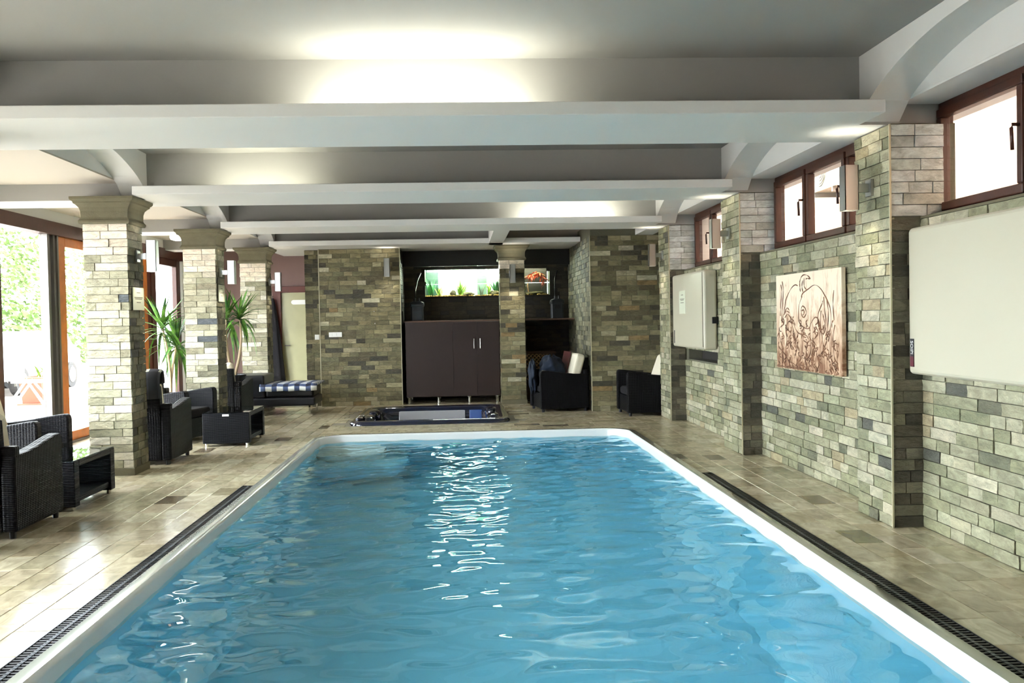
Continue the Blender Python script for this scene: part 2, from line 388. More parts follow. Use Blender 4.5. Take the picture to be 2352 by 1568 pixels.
for bx in ((x0, TUB[0], y1, 18.5), (TUB[1], x1, y1, 18.5), (TUB[0], TUB[1], y1, TUB[2]), (TUB[0], TUB[1], TUB[3], 18.5)): b.box(bx[0], bx[1], bx[2], bx[3], -.05, -.008)
b.box(x0, x1, -1.5, POOL[2], -.05, -.008)
ff = struct('floor_far', b, GROUT, 'beige tiled deck around the sunken hot tub behind the pool', 'floor')
def tubskip(a, b_, c, d): return b_ > TUB[0] + .03 and a < TUB[1] - .03 and d > TUB[2] + .03 and c < TUB[3] - .03
def rotiles():
    out = []; y = y1 + .0
    while y < 18.5:
        h = min(.19, 18.5 - y); x = x0 - rnd.uniform(0, .36)
        while x < x1:
            a, b_ = max(x, x0), min(x + .36, x1)
            if b_ - a > .03 and not tubskip(a, b_, y, y + h): out.append((Vector(((a + b_) / 2, y + h / 2, 0)), 0, b_ - a - .003, h - .003, .012 * rnd.uniform(.9, 1), pick(TC)))
            x += .36
        y += h
    return out
lay_tiles(ff, rotiles() + tiles(x0, x1, -1.5, POOL[2]))

# ------------------------------------------------------------------ ceiling, beams, ribs
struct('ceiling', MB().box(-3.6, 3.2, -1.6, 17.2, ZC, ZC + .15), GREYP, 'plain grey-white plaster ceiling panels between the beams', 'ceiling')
b = MB().box(-5.4, -3.45, -1.6, 18.7, 2.96, 3.2); struct('ceiling_aisle', b, AISLEP, 'lower white plaster ceiling over the aisle along the glass doors', 'ceiling')
b = MB().box(RXR1, 3.75, -1.6, 14.9, 2.93, 3.2); struct('ceiling_bay', b, PLASTER, 'lower white plaster soffit above the high windows', 'ceiling')
b = MB().box(-3.45, 3.75, 16.9, 18.9, 2.8, 3.2); struct('ceiling_niche', b, PLASTER, 'low white ceiling above the aquarium niche and door', 'ceiling')
struct('roof', MB().box(-6.3, 3.75, -1.8, 19, 3.41, 3.6), PLASTER, 'flat roof slab over the pool hall', 'roof')
BL = ['plaster ceiling beam above the near end of the pool', 'plaster ceiling beam with a bright cove light behind its lip, the largest in view', 'plaster ceiling beam resting on the nearest carved pillar',
      'plaster ceiling beam resting on the second pillar, lit at its window end', 'plaster ceiling beam in front of the aquarium wall']
for k, (ya, yb) in enumerate(BEAMS):
    t = thing('ceiling_beam', BL[k], 'beam', (0, ya, ZB), kind='structure')
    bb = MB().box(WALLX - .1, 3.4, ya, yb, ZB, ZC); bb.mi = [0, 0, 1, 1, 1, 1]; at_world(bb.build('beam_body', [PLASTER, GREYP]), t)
    c0 = ya - (.4 if k < 4 else .45); xe = RXR0 if k < 4 else 2.04
    at_world(MB().prism([(c0, ZB), (ya + .01, ZB), (ya + .01, ZB + .03), (c0 + .06, ZB + .03), (c0 + .06, LIPZ), (c0, LIPZ)], RXL - .02, xe, 'x').build('cove_lip', PLASTER, bevel=.006), t)
RIBL = {(-1, 0): 'arched plaster rib over the near pillars', (-1, 1): 'arched plaster rib running to the nearest carved pillar', (-1, 2): 'arched plaster rib between the first and second carved pillars', (-1, 3): 'arched plaster rib between the second and third carved pillars',
        (1, 0): 'arched plaster rib above the window cut by the picture edge', (1, 1): 'arched plaster rib above the window over the picture panel', (1, 2): 'arched plaster rib above the smallest high window', (1, 3): 'arched plaster rib at the far corner of the slate wall'}
for k in range(4):
    ya, yb = BEAMS[k][1], BEAMS[k + 1][0]; n = 20
    arc = [(ya + (yb - ya) * i / n, ZB + .02 + .36 * math.sin(math.pi * i / n) ** .62) for i in range(n + 1)]
    for sx, xa, xb in ((-1, -3.45, RXL), (1, RXR0, RXR1)):
        if sx > 0 and k == 3: arc2 = [(ya, ZB), (14.8, ZB)]; pts = [(ya, ZB), (14.8, ZB), (14.8, ZC), (ya, ZC)]
        else: pts = arc + [(yb, ZC), (ya, ZC)]
        b = MB(); m = len(pts)
        if len(pts) > 4:
            vs = [(x, y, z) for x in (xa, xb) for y, z in arc] + [(x, y, ZC) for x in (xa, xb) for y, z in arc]; q = n + 1
            fs = [(i, i + 1, q + i + 1, q + i) for i in range(n)] + [(i, 2 * q + i, 2 * q + i + 1, i + 1) for i in range(n)] + [(q + i, q + i + 1, 3 * q + i + 1, 3 * q + i) for i in range(n)]
            b.quadset(vs, fs)
        else: b.box(xa, xb, ya, 14.8, ZB, ZC)
        zt = 2.96 if sx < 0 else 2.93; xt = (xa - .05, xa + .002) if sx < 0 else (xb - .002, xb + .05)
        b.box(xt[0], xt[1], ya, yb if not (sx > 0 and k == 3) else 14.8, zt + .015, ZC)
        struct('arched_rib', b, PLASTER, RIBL[(sx, k)], 'arch')
struct('ceiling_rib', MB().box(.48, .72, 13.75, 16.4, ZB, ZC), PLASTER, 'short straight plaster rib running to the pillar by the aquarium', 'beam')

# ------------------------------------------------------------------ walls
struct('wall_near', MB().box(-5.4, 3.75, -1.7, -1.5, -.05, 3.3), PLASTER, 'plain plaster wall closing the hall behind the pool', 'wall')
ENDX = {'far': 3.3}
def wall_bay(name, ya, yb, label, vis_from, hole=None):
    w = thing(name, label, 'wall', (WX, (ya + yb) / 2, 0), kind='structure')
    c = MB(); xb = 3.6
    if hole:
        h0, h1, z0, z1 = hole
        c.box(WX + .012, xb, ya, yb, -.05, z0); c.box(WX + .012, xb, ya, yb, z1, 2.13); c.box(WX + .012, xb, ya, h0, z0, z1); c.box(WX + .012, xb, h1, yb, z0, z1); c.box(WX + .2, xb, h0, h1, z0, z1, 1)
    else: c.box(WX + .012, xb, ya, yb, -.05, 2.13)
    at_world(c.build('core', [MORTAR, DARKMORTAR]), w)
    at_world(MB().box(WX - .008, GX + .02, ya, yb, 2.13, 2.148).build('sill', CAPSTONE, bevel=.003), w)
    sk = (lambda p: hole[0] < p.y < hole[1] and hole[2] < p.z < hole[3]) if hole else None
    lay(w, courses((WX + .012, max(ya, vis_from)), (WX + .012, yb), 0, 2.13, (-1, 0), .17, G1, skip=sk))
wall_bay('wall_right_near', -1.5, 6.31, 'green slate wall below the white panel at the picture edge', 3.4)
wall_bay('wall_right_middle', 6.88, 9.8, 'green slate wall carrying the sepia picture', 0)
wall_bay('wall_right_far', 10.5, 13.2, 'green slate wall with a dark slot below the white cabinet', 0, (11.5, 13.05, .885, 1.05))
b = MB().box(3.32, 3.6, 13.9, 14.8, -.05, 3.0); struct('wall_right_corner', b, MORTAR, 'short recessed wall in the corner behind the tub chair', 'wall')

def edge_trim(parent, x, y, z0, z1, w=.012):
    at_world(MB().box(x - w / 2, x + w / 2, y - w / 2, y + w / 2, z0, z1).build('edge_trim', mat_trim), parent)
mat_trim = mat('edge trim', (196, 190, 160), .35, metal=.3)

def pilaster(ya, yb, label, cap=300):
    t = thing('stone_pilaster', label, 'pilaster', (RX, (ya + yb) / 2, 0), kind='structure')
    at_world(MB().box(RX + .012, 3.42, ya + .012, yb - .012, -.05, ZB - .002).build('core', MORTAR), t)
    br = courses((RX + .012, ya), (RX + .012, yb), 0, ZB - .01, (-1, 0), .15, G1)
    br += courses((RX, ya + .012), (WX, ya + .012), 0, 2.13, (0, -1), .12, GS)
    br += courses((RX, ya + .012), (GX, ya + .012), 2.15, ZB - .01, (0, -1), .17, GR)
    br += courses((RX, yb - .012), (WX, yb - .012), 0, 2.13, (0, 1), .2, G1)
    br += courses((RX, yb - .012), (GX, yb - .012), 2.15, ZB - .01, (0, 1), .2, G1)
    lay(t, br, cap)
    edge_trim(t, RX - .006, ya - .006, 0, ZB - .01)
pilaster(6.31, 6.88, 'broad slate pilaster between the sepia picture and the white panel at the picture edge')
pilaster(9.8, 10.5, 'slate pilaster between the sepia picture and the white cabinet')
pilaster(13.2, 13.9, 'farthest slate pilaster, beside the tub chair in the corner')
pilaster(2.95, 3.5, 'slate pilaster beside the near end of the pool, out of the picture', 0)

# corner wall facing the camera and the return into the niche
t = thing('wall_corner', 'olive slate wall between the niche and the tub chair in the corner', 'wall', (2.7, 14.8, 0), kind='structure')
at_world(MB().box(2.052, 3.6, 14.812, 18.3, -.05, 3.0).build('core', MORTAR), t)
br = courses((2.04, 14.812), (3.32, 14.812), 0, ZB - .005, (0, -1), .165, G2)
lay(t, br + courses((2.052, 14.81), (2.052, 17.9), 0, ZB - .005, (-1, 0), .17, G4)); edge_trim(t, 2.036, 14.79, 0, ZB)
# slate panel left of the niche
t = thing('wall_panel', 'tall olive slate wall panel with switch plates, left of the dark cabinet', 'wall', (-1.9, 16.8, 0), kind='structure')
at_world(MB().box(-2.523, -1.11, 16.782, 18.5, -.05, ZB).box(-2.79, -2.5, 16.932, 18.5, -.05, ZB).build('core', MORTAR), t)
br = courses((-2.52, 16.782), (-1.1, 16.782), 0, ZB - .005, (0, -1), .157, G2)
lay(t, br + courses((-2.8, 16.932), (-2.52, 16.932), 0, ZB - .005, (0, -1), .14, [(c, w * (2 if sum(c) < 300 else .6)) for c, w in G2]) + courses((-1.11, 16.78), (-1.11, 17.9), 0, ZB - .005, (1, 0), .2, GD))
edge_trim(t, -2.526, 16.764, 0, ZB); edge_trim(t, -1.094, 16.764, 0, ZB)
# niche back wall with the aquarium opening
AQ = (-.7, 1.69, 1.94, 2.46)
t = thing('wall_niche', 'slate back wall of the niche around the aquarium, coloured dark for shade', 'wall', (.5, 17.9, 0), kind='structure')
b = MB(); 
for bx in ((-1.2, 2.1, 17.912, 18.0, -.05, AQ[2]), (-1.2, AQ[0], 17.912, 18, AQ[2], AQ[3]), (AQ[1], 2.1, 17.912, 18, AQ[2], AQ[3]), (-1.2, 2.1, 17.912, 18, AQ[3], 2.9)): b.box(*bx)
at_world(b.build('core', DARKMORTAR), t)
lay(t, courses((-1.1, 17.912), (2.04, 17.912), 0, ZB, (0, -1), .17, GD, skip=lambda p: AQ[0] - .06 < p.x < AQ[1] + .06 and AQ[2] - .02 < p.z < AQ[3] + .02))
# mauve door wall
b = MB().box(-5.3, -3.68, 18.5, 18.7, -.05, 3.0).box(-2.6, -1, 18.5, 18.7, -.05, 3.0).box(-3.68, -2.6, 18.5, 18.7, 2.21, 3.0)
b.box(-5.3, -1, 18.7, 18.75, -.05, 3.0); struct('wall_far', b, MAUVE, 'mauve plaster wall around the frosted glass door', 'wall')
d = thing('door_3', 'frosted glass door with a red-brown wooden frame in the mauve wall', 'door', (-3.2, 18.5, 0), kind='structure')
at_world(MB().box(-3.68, -3.52, 18.44, 18.6, 0, 2.21).box(-2.76, -2.6, 18.44, 18.6, 0, 2.21).box(-3.52, -2.76, 18.44, 18.6, 2.09, 2.21).build('door_frame', WOODRED, bevel=.006), d)
leaf = at_world(MB().box(-3.54, -2.74, 18.5, 18.54, .005, 2.11).build('door_leaf', FROST), d)
h = MB().tube([(-3.46, 18.5, 1.06), (-3.46, 18.45, 1.06), (-3.36, 18.45, 1.06)], .012); at_world(h.build('handle', ALU), d)
b = MB(); n = 16
pts = [(-3.16 + .1 * (1 if math.cos(a) > 0 else -1) + .05 * math.cos(a) - .02, 1.9 + .045 * math.sin(a)) for a in [2 * math.pi * (i + .5) / n for i in range(n)]]
at_world(b.prism(pts, 18.485, 18.499, 'y').build('sign_plate', WHITE), d)

# left wall: posts, lintel and door leaves
b = MB().box(-5.3, WALLX, -1.5, 18.5, 2.82, 3.0).box(-5.3, WALLX + .02, 17.4, 18.5, -.05, 3.0).box(-5.3, WALLX, -1.5, 1.0, -.05, 3.0)
struct('wall_left', b, PLASTER, 'white plaster strip above the glass doors', 'wall')
struct('trim_1', MB().box(-5.28, WALLX + .03, 1.0, 17.4, 2.66, 2.82), WOODBROWN, 'dark brown wooden lintel over the glass doors', 'lintel')
struct('trim_2', MB().box(-5.3, WALLX + .02, 1.0, 17.4, -.05, .02), PATIO, 'pale stone threshold under the glass doors', 'threshold')
def leafdoor(name, ya, yb, label, m, st=.13, off=0):
    t = thing(name, label, 'door', (WALLX - .08, (ya + yb) / 2, 0), kind='structure'); xa, xb = WALLX - .1 + off, WALLX - .02 + off
    for (p, q, r, s_) in ((ya, ya + st, .02, 2.66), (yb - st, yb, .02, 2.66)): at_world(MB().box(xa, xb, p, q, r, s_).build('stile', m, bevel=.006), t)
    for (r, s_) in ((.02, .14), (2.54, 2.66)): at_world(MB().box(xa, xb, ya + st, yb - st, r, s_).build('rail', m, bevel=.006), t)
    at_world(MB().box((xa + xb) / 2 - .004, (xa + xb) / 2 + .004, ya + st, yb - st, .14, 2.54).build('pane', GLASS), t)
leafdoor('door_1', 7.4, 10.73, 'brown framed glass door leaf at the picture edge behind the nearest armchair', WOODBROWN)
leafdoor('door_2', 12.21, 15.58, 'orange-brown framed glass door leaf behind the nearest pillar', WOODORANGE, .23)
leafdoor('door_4', 15.8, 17.38, 'dark brown framed glass door leaf behind the yucca', WOODBROWN, .22)
leafdoor('door_5', 4.0, 7.38, 'glass door leaf out of view beside the pool', WOODBROWN)
leafdoor('door_6', 1.0, 3.98, 'glass door leaf out of view at the near end', WOODBROWN)
b = MB()
for ya, yb, x in ((11.92, 11.98, 0), (12.0, 12.07, -.03), (12.09, 12.15, 0), (12.16, 12.2, .02)): b.box(WALLX - .12 + x, WALLX - .02 + x, ya, yb, .02, 2.66)
struct('trim_3', b, ALU, 'grey metal sliding door jamb beside the orange-brown leaf', 'door jamb')
w = thing('window_4', 'tall clear glass panel between the brown leaf and the metal jamb', 'window', (WALLX - .08, 11.3, 0), kind='structure')
at_world(MB().box(WALLX - .1, WALLX - .092, 10.75, 11.92, .02, 2.66).build('pane', GLASS), w); at_world(MB().box(WALLX - .13, WALLX - .06, 10.74, 11.92, .02, .07).build('bottom_rail', WOODBROWN), w)
at_world(MB().box(WALLX - .12, WALLX - .04, 15.585, 15.795, .02, 2.8).build('post', WOODRED), w)

# high windows
def high_window(name, sashes, label):
    ya, yb = min(s[0] for s in sashes), max(s[1] for s in sashes); z0, z1 = 2.148, 2.93
    t = thing(name, label, 'window', (GX, (ya + yb) / 2, z0), kind='structure')
    f = MB().box(GX, GX + .09, ya, yb, z0, z0 + .04).box(GX, GX + .09, ya, yb, z1 - .05, z1).box(GX, GX + .09, ya, ya + .05, z0 + .04, z1 - .05).box(GX, GX + .09, yb - .05, yb, z0 + .04, z1 - .05)
    at_world(f.build('frame', WOODBROWN, bevel=.005), t)
    for i, (a, b_) in enumerate(sashes):
        a, b_ = a + .02, b_ - .02; s = .06; z2, z3 = z0 + .035, z1 - .045
        m = MB().box(GX - .02, GX + .05, a, b_, z2, z2 + s).box(GX - .02, GX + .05, a, b_, z3 - s, z3).box(GX - .02, GX + .05, a, a + s, z2 + s, z3 - s).box(GX - .02, GX + .05, b_ - s, b_, z2 + s, z3 - s)
        so = at_world(m.build('sash', WOODBROWN, bevel=.008), t)
        p = MB().box(GX + .012, GX + .018, a + s, b_ - s, z2 + s, z3 - s).build('pane', GLASS); p.parent = so
        hy = a + s / 2; hz = (z0 + z1) / 2 + .05
        hd = MB().tube([(GX - .02, hy, hz), (GX - .06, hy, hz), (GX - .068, hy, hz - .02), (GX - .062, hy, hz - .15)], .011).build('handle', WOODBROWN, smooth=True); hd.parent = so
high_window('window_1', [(5.35, 6.39), (4.3, 5.35), (3.5, 4.3)], 'brown wooden high window above the white panel, cut by the picture edge')
high_window('window_2', [(8.87, 9.79), (7.93, 8.87), (6.89, 7.93)], 'brown wooden high window above the sepia picture')
high_window('window_3', [(12.3, 13.19), (11.4, 12.3), (10.51, 11.4)], 'brown wooden high window above the white cabinet')
struct('wall_right_upper', MB().box(GX + .1, 3.6, 2.95, 3.5, 2.1, 3.0).box(3.4, 3.6, -1.5, 2.95, 2.1, 3.0).box(GX + .02, 3.6, 13.2, 14.8, 2.1, 3.0), PLASTER, 'white plaster wall pieces beside the high windows', 'wall')

# ------------------------------------------------------------------ pillars
def pillar(x0, x1, y0, y1, label, group=None, pal=G3, cream=True, cap=300, band=2.225):
    cx, cy = (x0 + x1) / 2, (y0 + y1) / 2
    t = thing('stone_pillar', label, 'pillar', (cx, cy, 0), kind='structure'); zt = 2.53; e = .012
    at_world(MB().box(x0 + e, x1 - e, y0 + e, y1 - e, 0, zt).build('core', MORTAR), t)
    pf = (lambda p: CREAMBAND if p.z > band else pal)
    side = [(c, w) for c, w in G4]  # pool-side face: darker stones, its shade put into the colour
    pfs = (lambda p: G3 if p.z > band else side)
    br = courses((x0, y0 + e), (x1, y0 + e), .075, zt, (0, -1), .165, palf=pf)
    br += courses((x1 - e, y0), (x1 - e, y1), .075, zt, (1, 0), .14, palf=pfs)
    br += courses((x0, y1 - e), (x1, y1 - e), .075, zt, (0, 1), .2, palf=pf) + courses((x0 + e, y0), (x0 + e, y1), .075, zt, (-1, 0), .2, palf=pf)
    lay(t, br, cap)
    hx, hy = (x1 - x0) / 2, (y1 - y0) / 2
    def sq(o, z): return [(cx - hx - o, cy - hy - o, z), (cx + hx + o, cy - hy - o, z), (cx + hx + o, cy + hy + o, z), (cx - hx - o, cy + hy + o, z)]
    at_world(MB().rings([sq(.012, 0), sq(.012, .07), sq(.004, .076)]).build('plinth', CAPSTONE), t)
    prof = [(.0, 2.52), (.028, 2.522), (.036, 2.54), (.034, 2.556), (.022, 2.57), (.016, 2.585), (.016, 2.6), (.018, 2.65), (.028, 2.685), (.05, 2.712), (.068, 2.725), (.07, 2.74), (.084, 2.75), (.094, 2.765), (.094, 2.789)]
    at_world(MB().rings([sq(o, z) for o, z in prof]).build('capital', CAPSTONE, bevel=.003), t)
pillar(LX0, LX1, 6.2, 6.63, 'slate pillar behind the nearest armchair, out of the picture', cap=0)
pillar(LX0, LX1, 9.57, 10.0, 'nearest carved-top slate pillar, beside the black wicker side table', cap=300)
pillar(LX0, LX1, 12.92, 13.36, 'middle slate pillar with carved top and a paper notice, between two yuccas')
pillar(LX0, LX1, 16.16, 16.59, 'farthest slate pillar with carved top, beside the black leather daybed')
pillar(.669, 1.1, 16.42, 16.85, 'slate pillar with carved top standing alone in front of the aquarium', pal=G2, band=2.4)

# ------------------------------------------------------------------ pool
def rrect(x0, x1, y0, y1, r, z, n=10, near=.15):
    out = []
    for cx, cy, a0, rr in ((x1 - r, y1 - r, 0, r), (x0 + r, y1 - r, 90, r), (x0 + near, y0 + near, 180, near), (x1 - near, y0 + near, 270, near)):
        out += [(cx + rr * math.cos(math.radians(a0 + 90 * i / n)), cy + rr * math.sin(math.radians(a0 + 90 * i / n)), z) for i in range(n + 1)]
    return out
p = thing('swimming_pool', 'long sunken swimming pool with a smooth white rim and blue basin', 'pool', (.13, 6.4, 0))
x0, x1, y0, y1 = POOL
def off(d, z): return rrect(x0 + d, x1 - d, y0 + d, y1 - d, R - d * .9, z)
at_world(MB().rings([off(-.0, -.05), off(0, .02), off(.012, .03), off(.085, .03)], cap0=False, cap1=False).build('rim', RIM, smooth=True), p)
at_world(MB().rings([off(.085, .03), off(.1, .022), off(.105, .0), off(.11, -.12)], cap0=False, cap1=False).build('inner_wall', POOLWHITE, smooth=True), p)
at_world(MB().rings([off(.11, -.12), off(.14, -.5), off(.25, -1.3), off(.4, -1.45)], cap0=False).build('basin', POOLBLUE, smooth=False), p)
for (xr, yn, zt) in ((-1.0, 11.2, -.3), (-.7, 10.7, -.62)):
    at_world(MB().rings([rrect(x0 + .12, xr, yn, y1 - .12, .3, -1.3, near=.3), rrect(x0 + .12, xr, yn, y1 - .12, .3, zt, near=.3)], cap0=False).build('corner_step', POOLWHITE if zt > -.5 else POOLBLUE), p)
# water: rippled sheet
rs = np.random.RandomState(3)
nx, ny = 200, 600
gx = np.linspace(x0 + .1, x1 - .1, nx); gy = np.linspace(y0 + .12, y1 - .1, ny); XX, YY = np.meshgrid(gx, gy); ZZ = np.zeros_like(XX)
for i in range(90):
    lam = .085 * (9 ** rs.rand()); k_ = 2 * math.pi / lam; th = rs.normal(math.pi / 2, .75); s_ = .0105 * (lam / .3) ** .2
    fade = 1 if lam > .2 else np.clip((YY - 3.5) / 4, .15, 1)
    ph = rs.rand() * 6.28 + .8 * np.sin(XX * rs.uniform(1, 3) + rs.rand() * 6) + .8 * np.sin(YY * rs.uniform(1, 3) + rs.rand() * 6)
    ZZ += fade * s_ / k_ * np.sin(k_ * (XX * math.cos(th) + YY * math.sin(th)) + ph)
ZZ *= .75 + .5 * np.clip((YY - 4) / 6, 0, 1)
vs = np.stack([XX, YY, ZZ - .062], -1).reshape(-1, 3)
ii = (np.arange(ny - 1)[:, None] * nx + np.arange(nx - 1)[None, :]).reshape(-1)
fs = np.stack([ii, ii + 1, ii + nx + 1, ii + nx], -1)
WATER = water_mat('pool water', (.79, .97, 1))
b = MB(); b.quadset(vs.tolist(), fs.tolist()); wo = b.build('water', WATER, smooth=True); at_world(wo, p)

# drain gratings
def grate(xa, xb, label):
    t = thing('drain_grate', label, 'drain grate', ((xa + xb) / 2, 5.8, 0), group='drain grates along the pool')
    y0_, y1_ = 2.6, GY[1] - .01
    at_world(MB().box(xa, xa + .006, y0_, y1_, -.03, .004).box(xb - .006, xb, y0_, y1_, -.03, .004).box(xa, xb, y1_, y1_ + .008, -.03, .004).box(xa, xb, y0_, y1_, -.045, -.03).build('channel', RUBBER), t)
    m = MB(); w = xb - xa - .016; xm = 0
    m.box(-w / 2, -.006, -.0085, .0085, -.012, 0); m.box(.006, w / 2, -.002, .015, -.012, 0); m.box(-.009, .009, -.01, .016, -.006, .003, 1)
    me = m.mesh('slat', [RUBBER, CLIP]); y = y0_ + .02; cx = (xa + xb) / 2
    while y < y1_ - .02:
        o = bpy.data.objects.new('slat', me); col.objects.link(o); o.parent = t; o.location = (0, y - 5.8, .002); y += .033
grate(*GRL, 'black slatted drain grate in the sunny deck facing the glass doors'); grate(*GRR, 'black slatted drain grate in the walkway beside the slate wall')

# hot tub
t = thing('hot_tub', 'sunken navy acrylic hot tub with moulded seats, behind the pool', 'hot tub', ((TUB[0] + TUB[1]) / 2, (TUB[2] + TUB[3]) / 2, 0))
def tr(d, z, r=.22): return rrect(TUB[0] + d, TUB[1] - d, TUB[2] + d, TUB[3] - d, max(r, .05), z, near=max(r, .05))
at_world(MB().rings([tr(-.03, -.02), tr(-.03, .02), tr(0, .045), tr(.05, .055), tr(.12, .05), tr(.17, .02), tr(.2, -.05)], cap0=False, cap1=False).build('rim', ACRYL, smooth=True), t)
at_world(MB().rings([tr(.2, -.05), tr(.24, -.32, .3), tr(.5, -.4, .3), tr(.55, -.8, .25)], cap0=False).build('shell', ACRYL, smooth=True), t)
REFL_SILVER = mat('painted reflection', (168, 168, 172), .12, coat=1); REFL_BLUE = mat('blue painted reflection', (70, 100, 160), .12, coat=1)  # colours that paint a bright reflection on the tub's far wall
at_world(MB().rings([[(x, y, z) for x in ()] or [(-1.1, TUB[3] - a, z), (.02, TUB[3] - a, z), (-.02, TUB[3] - a + .05, z), (-1.06, TUB[3] - a + .05, z)] for a, z in ((.2, -.02), (.3, -.33), (.34, -.38))]).build('backrest', REFL_SILVER, bevel=.015), t)  # panels added to paint reflected ceiling light, silver then blue
at_world(MB().rings([[(.08, TUB[3] - a, z), (.38, TUB[3] - a, z), (.36, TUB[3] - a + .05, z), (.1, TUB[3] - a + .05, z)] for a, z in ((.2, -.02), (.3, -.33), (.34, -.38))]).build('backrest', REFL_BLUE, bevel=.015), t)
for i, (cx, cy, sx, sy) in enumerate(((TUB[0] + .2, 14.3, .1, .26), (TUB[0] + .2, 15.2, .1, .26), (TUB[1] - .2, 14.3, .1, .26), (TUB[1] - .2, 15.3, .1, .26))):
    m = MB(); m.rings([[(cx + sx * f * math.cos(a), cy + sy * f * math.sin(a), z) for a in [2 * math.pi * j / 14 for j in range(14)]] for f, z in ((1, -.1), (1, .0), (.92, .04), (.6, .065))])
    at_world(m.build('headrest', ACRYL, smooth=True), t)
for i in range(4):
    m = MB(); m.lathe([(.05, .05), (.05, .075), (.03, .085)], TUB[0] + .1, 13.85 + .14 * i, 12); at_world(m.build('control_knob', CHROME if i % 2 else ACRYL, smooth=True), t)
b = MB(); nx, ny = 60, 60; gx = np.linspace(TUB[0] + .2, TUB[1] - .2, nx); gy = np.linspace(TUB[2] + .2, TUB[3] - .2, ny); XX, YY = np.meshgrid(gx, gy); ZZ = np.zeros_like(XX)
for i in range(24):
    lam = .15 * (4 ** rs.rand()); k_ = 2 * math.pi / lam; th = rs.rand() * 6.28; ZZ += .014 / k_ * np.sin(k_ * (XX * math.cos(th) + YY * math.sin(th)) + rs.rand() * 6)
ii = (np.arange(ny - 1)[:, None] * nx + np.arange(nx - 1)[None, :]).reshape(-1)
b.quadset(np.stack([XX, YY, ZZ - .24], -1).reshape(-1, 3).tolist(), np.stack([ii, ii + 1, ii + nx + 1, ii + nx], -1).tolist())
at_world(b.build('water', water_mat('tub water', (.55, .65, .8)), smooth=True), t)

# ------------------------------------------------------------------ wall lamps and cove tubes
def sconce(x, y, z, nrm, label):
    t = thing('wall_lamp', label, 'lamp', (x, y, z), math.atan2(nrm[1], nrm[0]) + math.pi / 2, group='square tube wall lamps')
    s, h, d = .05, .16, .16     # half width, half height, distance of tube centre from wall (local -y is outwards)
    m = MB()
    for bx in ((-s, s, -d - s, -d - s + .006), (-s, s, -d + s - .006, -d + s), (-s, -s + .006, -d - s, -d + s), (s - .006, s, -d - s, -d + s)): m.box(bx[0], bx[1], bx[2], bx[3], -h, h)
    m.build('lamp_shade', METAL, t)
    MB().box(-.05, .05, -.022, 0, -.06, .06).build('back_plate', METAL, t, bevel=.003)
    MB().box(-.018, .018, -d + s, -.02, -.03, .03).build('arm', METAL, t)
    for sg in (1, -1):
        MB().lathe([(.03, -.012), (.034, 0), (.03, .012)], 0, -d, 12).build('bulb', BULB, t).location.z = sg * (h - .06)
        ld = bpy.data.lights.new('lamp_light', 'SPOT'); ld.energy = 1.1 if sg > 0 else 4; ld.spot_size = 2.2; ld.spot_blend = 1; ld.shadow_soft_size = .03; ld.color = (1, .93, .78)
        lo = bpy.data.objects.new('lamp_light', ld); col.objects.link(lo); lo.parent = t; lo.location = (0, -d, sg * (h - .03)); lo.rotation_euler = (math.pi, 0, 0) if sg > 0 else (0, 0, 0)
for y, s_ in ((6.6, 'on the broad slate pilaster beside the white panel'), (10.17, 'on the slate pilaster beside the white cabinet'), (13.6, 'on the farthest slate pilaster in the corner')):
    sconce(RX - .008, y, 2.385, (-1, 0), 'square metal wall lamp ' + s_)
for y, s_ in ((9.8, 'nearest pillar by the wicker table'), (13.1, 'middle pillar above the paper notice'), (16.36, 'farthest pillar by the daybed')):
    sconce(LX1 + .008, y, 2.21, (1, 0), 'square metal wall lamp on the ' + s_)
sconce(-1.31, 16.76, 2.44, (0, -1), 'beige square wall lamp on the olive slate panel'); sconce(.885, 16.41, 2.28, (0, -1), 'beige square wall lamp on the pillar in front of the aquarium')
for k, xa, xb, s_ in ((1, -.95, .46, 'bright cove light hidden on the largest ceiling beam'), (2, -2.5, -1.55, 'dim cove light hidden on the beam over the nearest pillar'), (3, .86, 2.14, 'bright cove light hidden on the beam near the far window')):
    ya = BEAMS[k][0]; yy = ya - (.24 if k != 2 else .27)
    t = thing('cove_light', s_, 'lamp', ((xa + xb) / 2, yy, ZB + .03))
    at_world(MB().box(xa - .04, xb + .04, yy - .025, yy + .025, ZB + .03, ZB + .045).build('holder', WHITE), t)
    if k != 2: at_world(MB().tube([(xa, yy, ZB + .062), (xb, yy, ZB + .062)], .015, 10).build('tube', TUBE), t)
    else: at_world(MB().tube([(xa, yy, ZB + .06), (xb, yy, ZB + .06)], .01, 10).build('tube', emit_mat('dim tube', (1, .98, .8), 16)), t)
t = thing('ceiling_lamp', 'small round glowing ceiling lamp over the aisle', 'lamp', (-4.56, 15.4, 2.96))
m = MB().lathe([(.11, -.02), (.12, -.05), (.1, -.085), (.05, -.1)], 0, 0, 20); m.build('dome', DOME, t, smooth=True); MB().lathe([(.125, 0), (.125, -.02), (.11, -.025)], 0, 0, 20).build('base', WHITE, t)

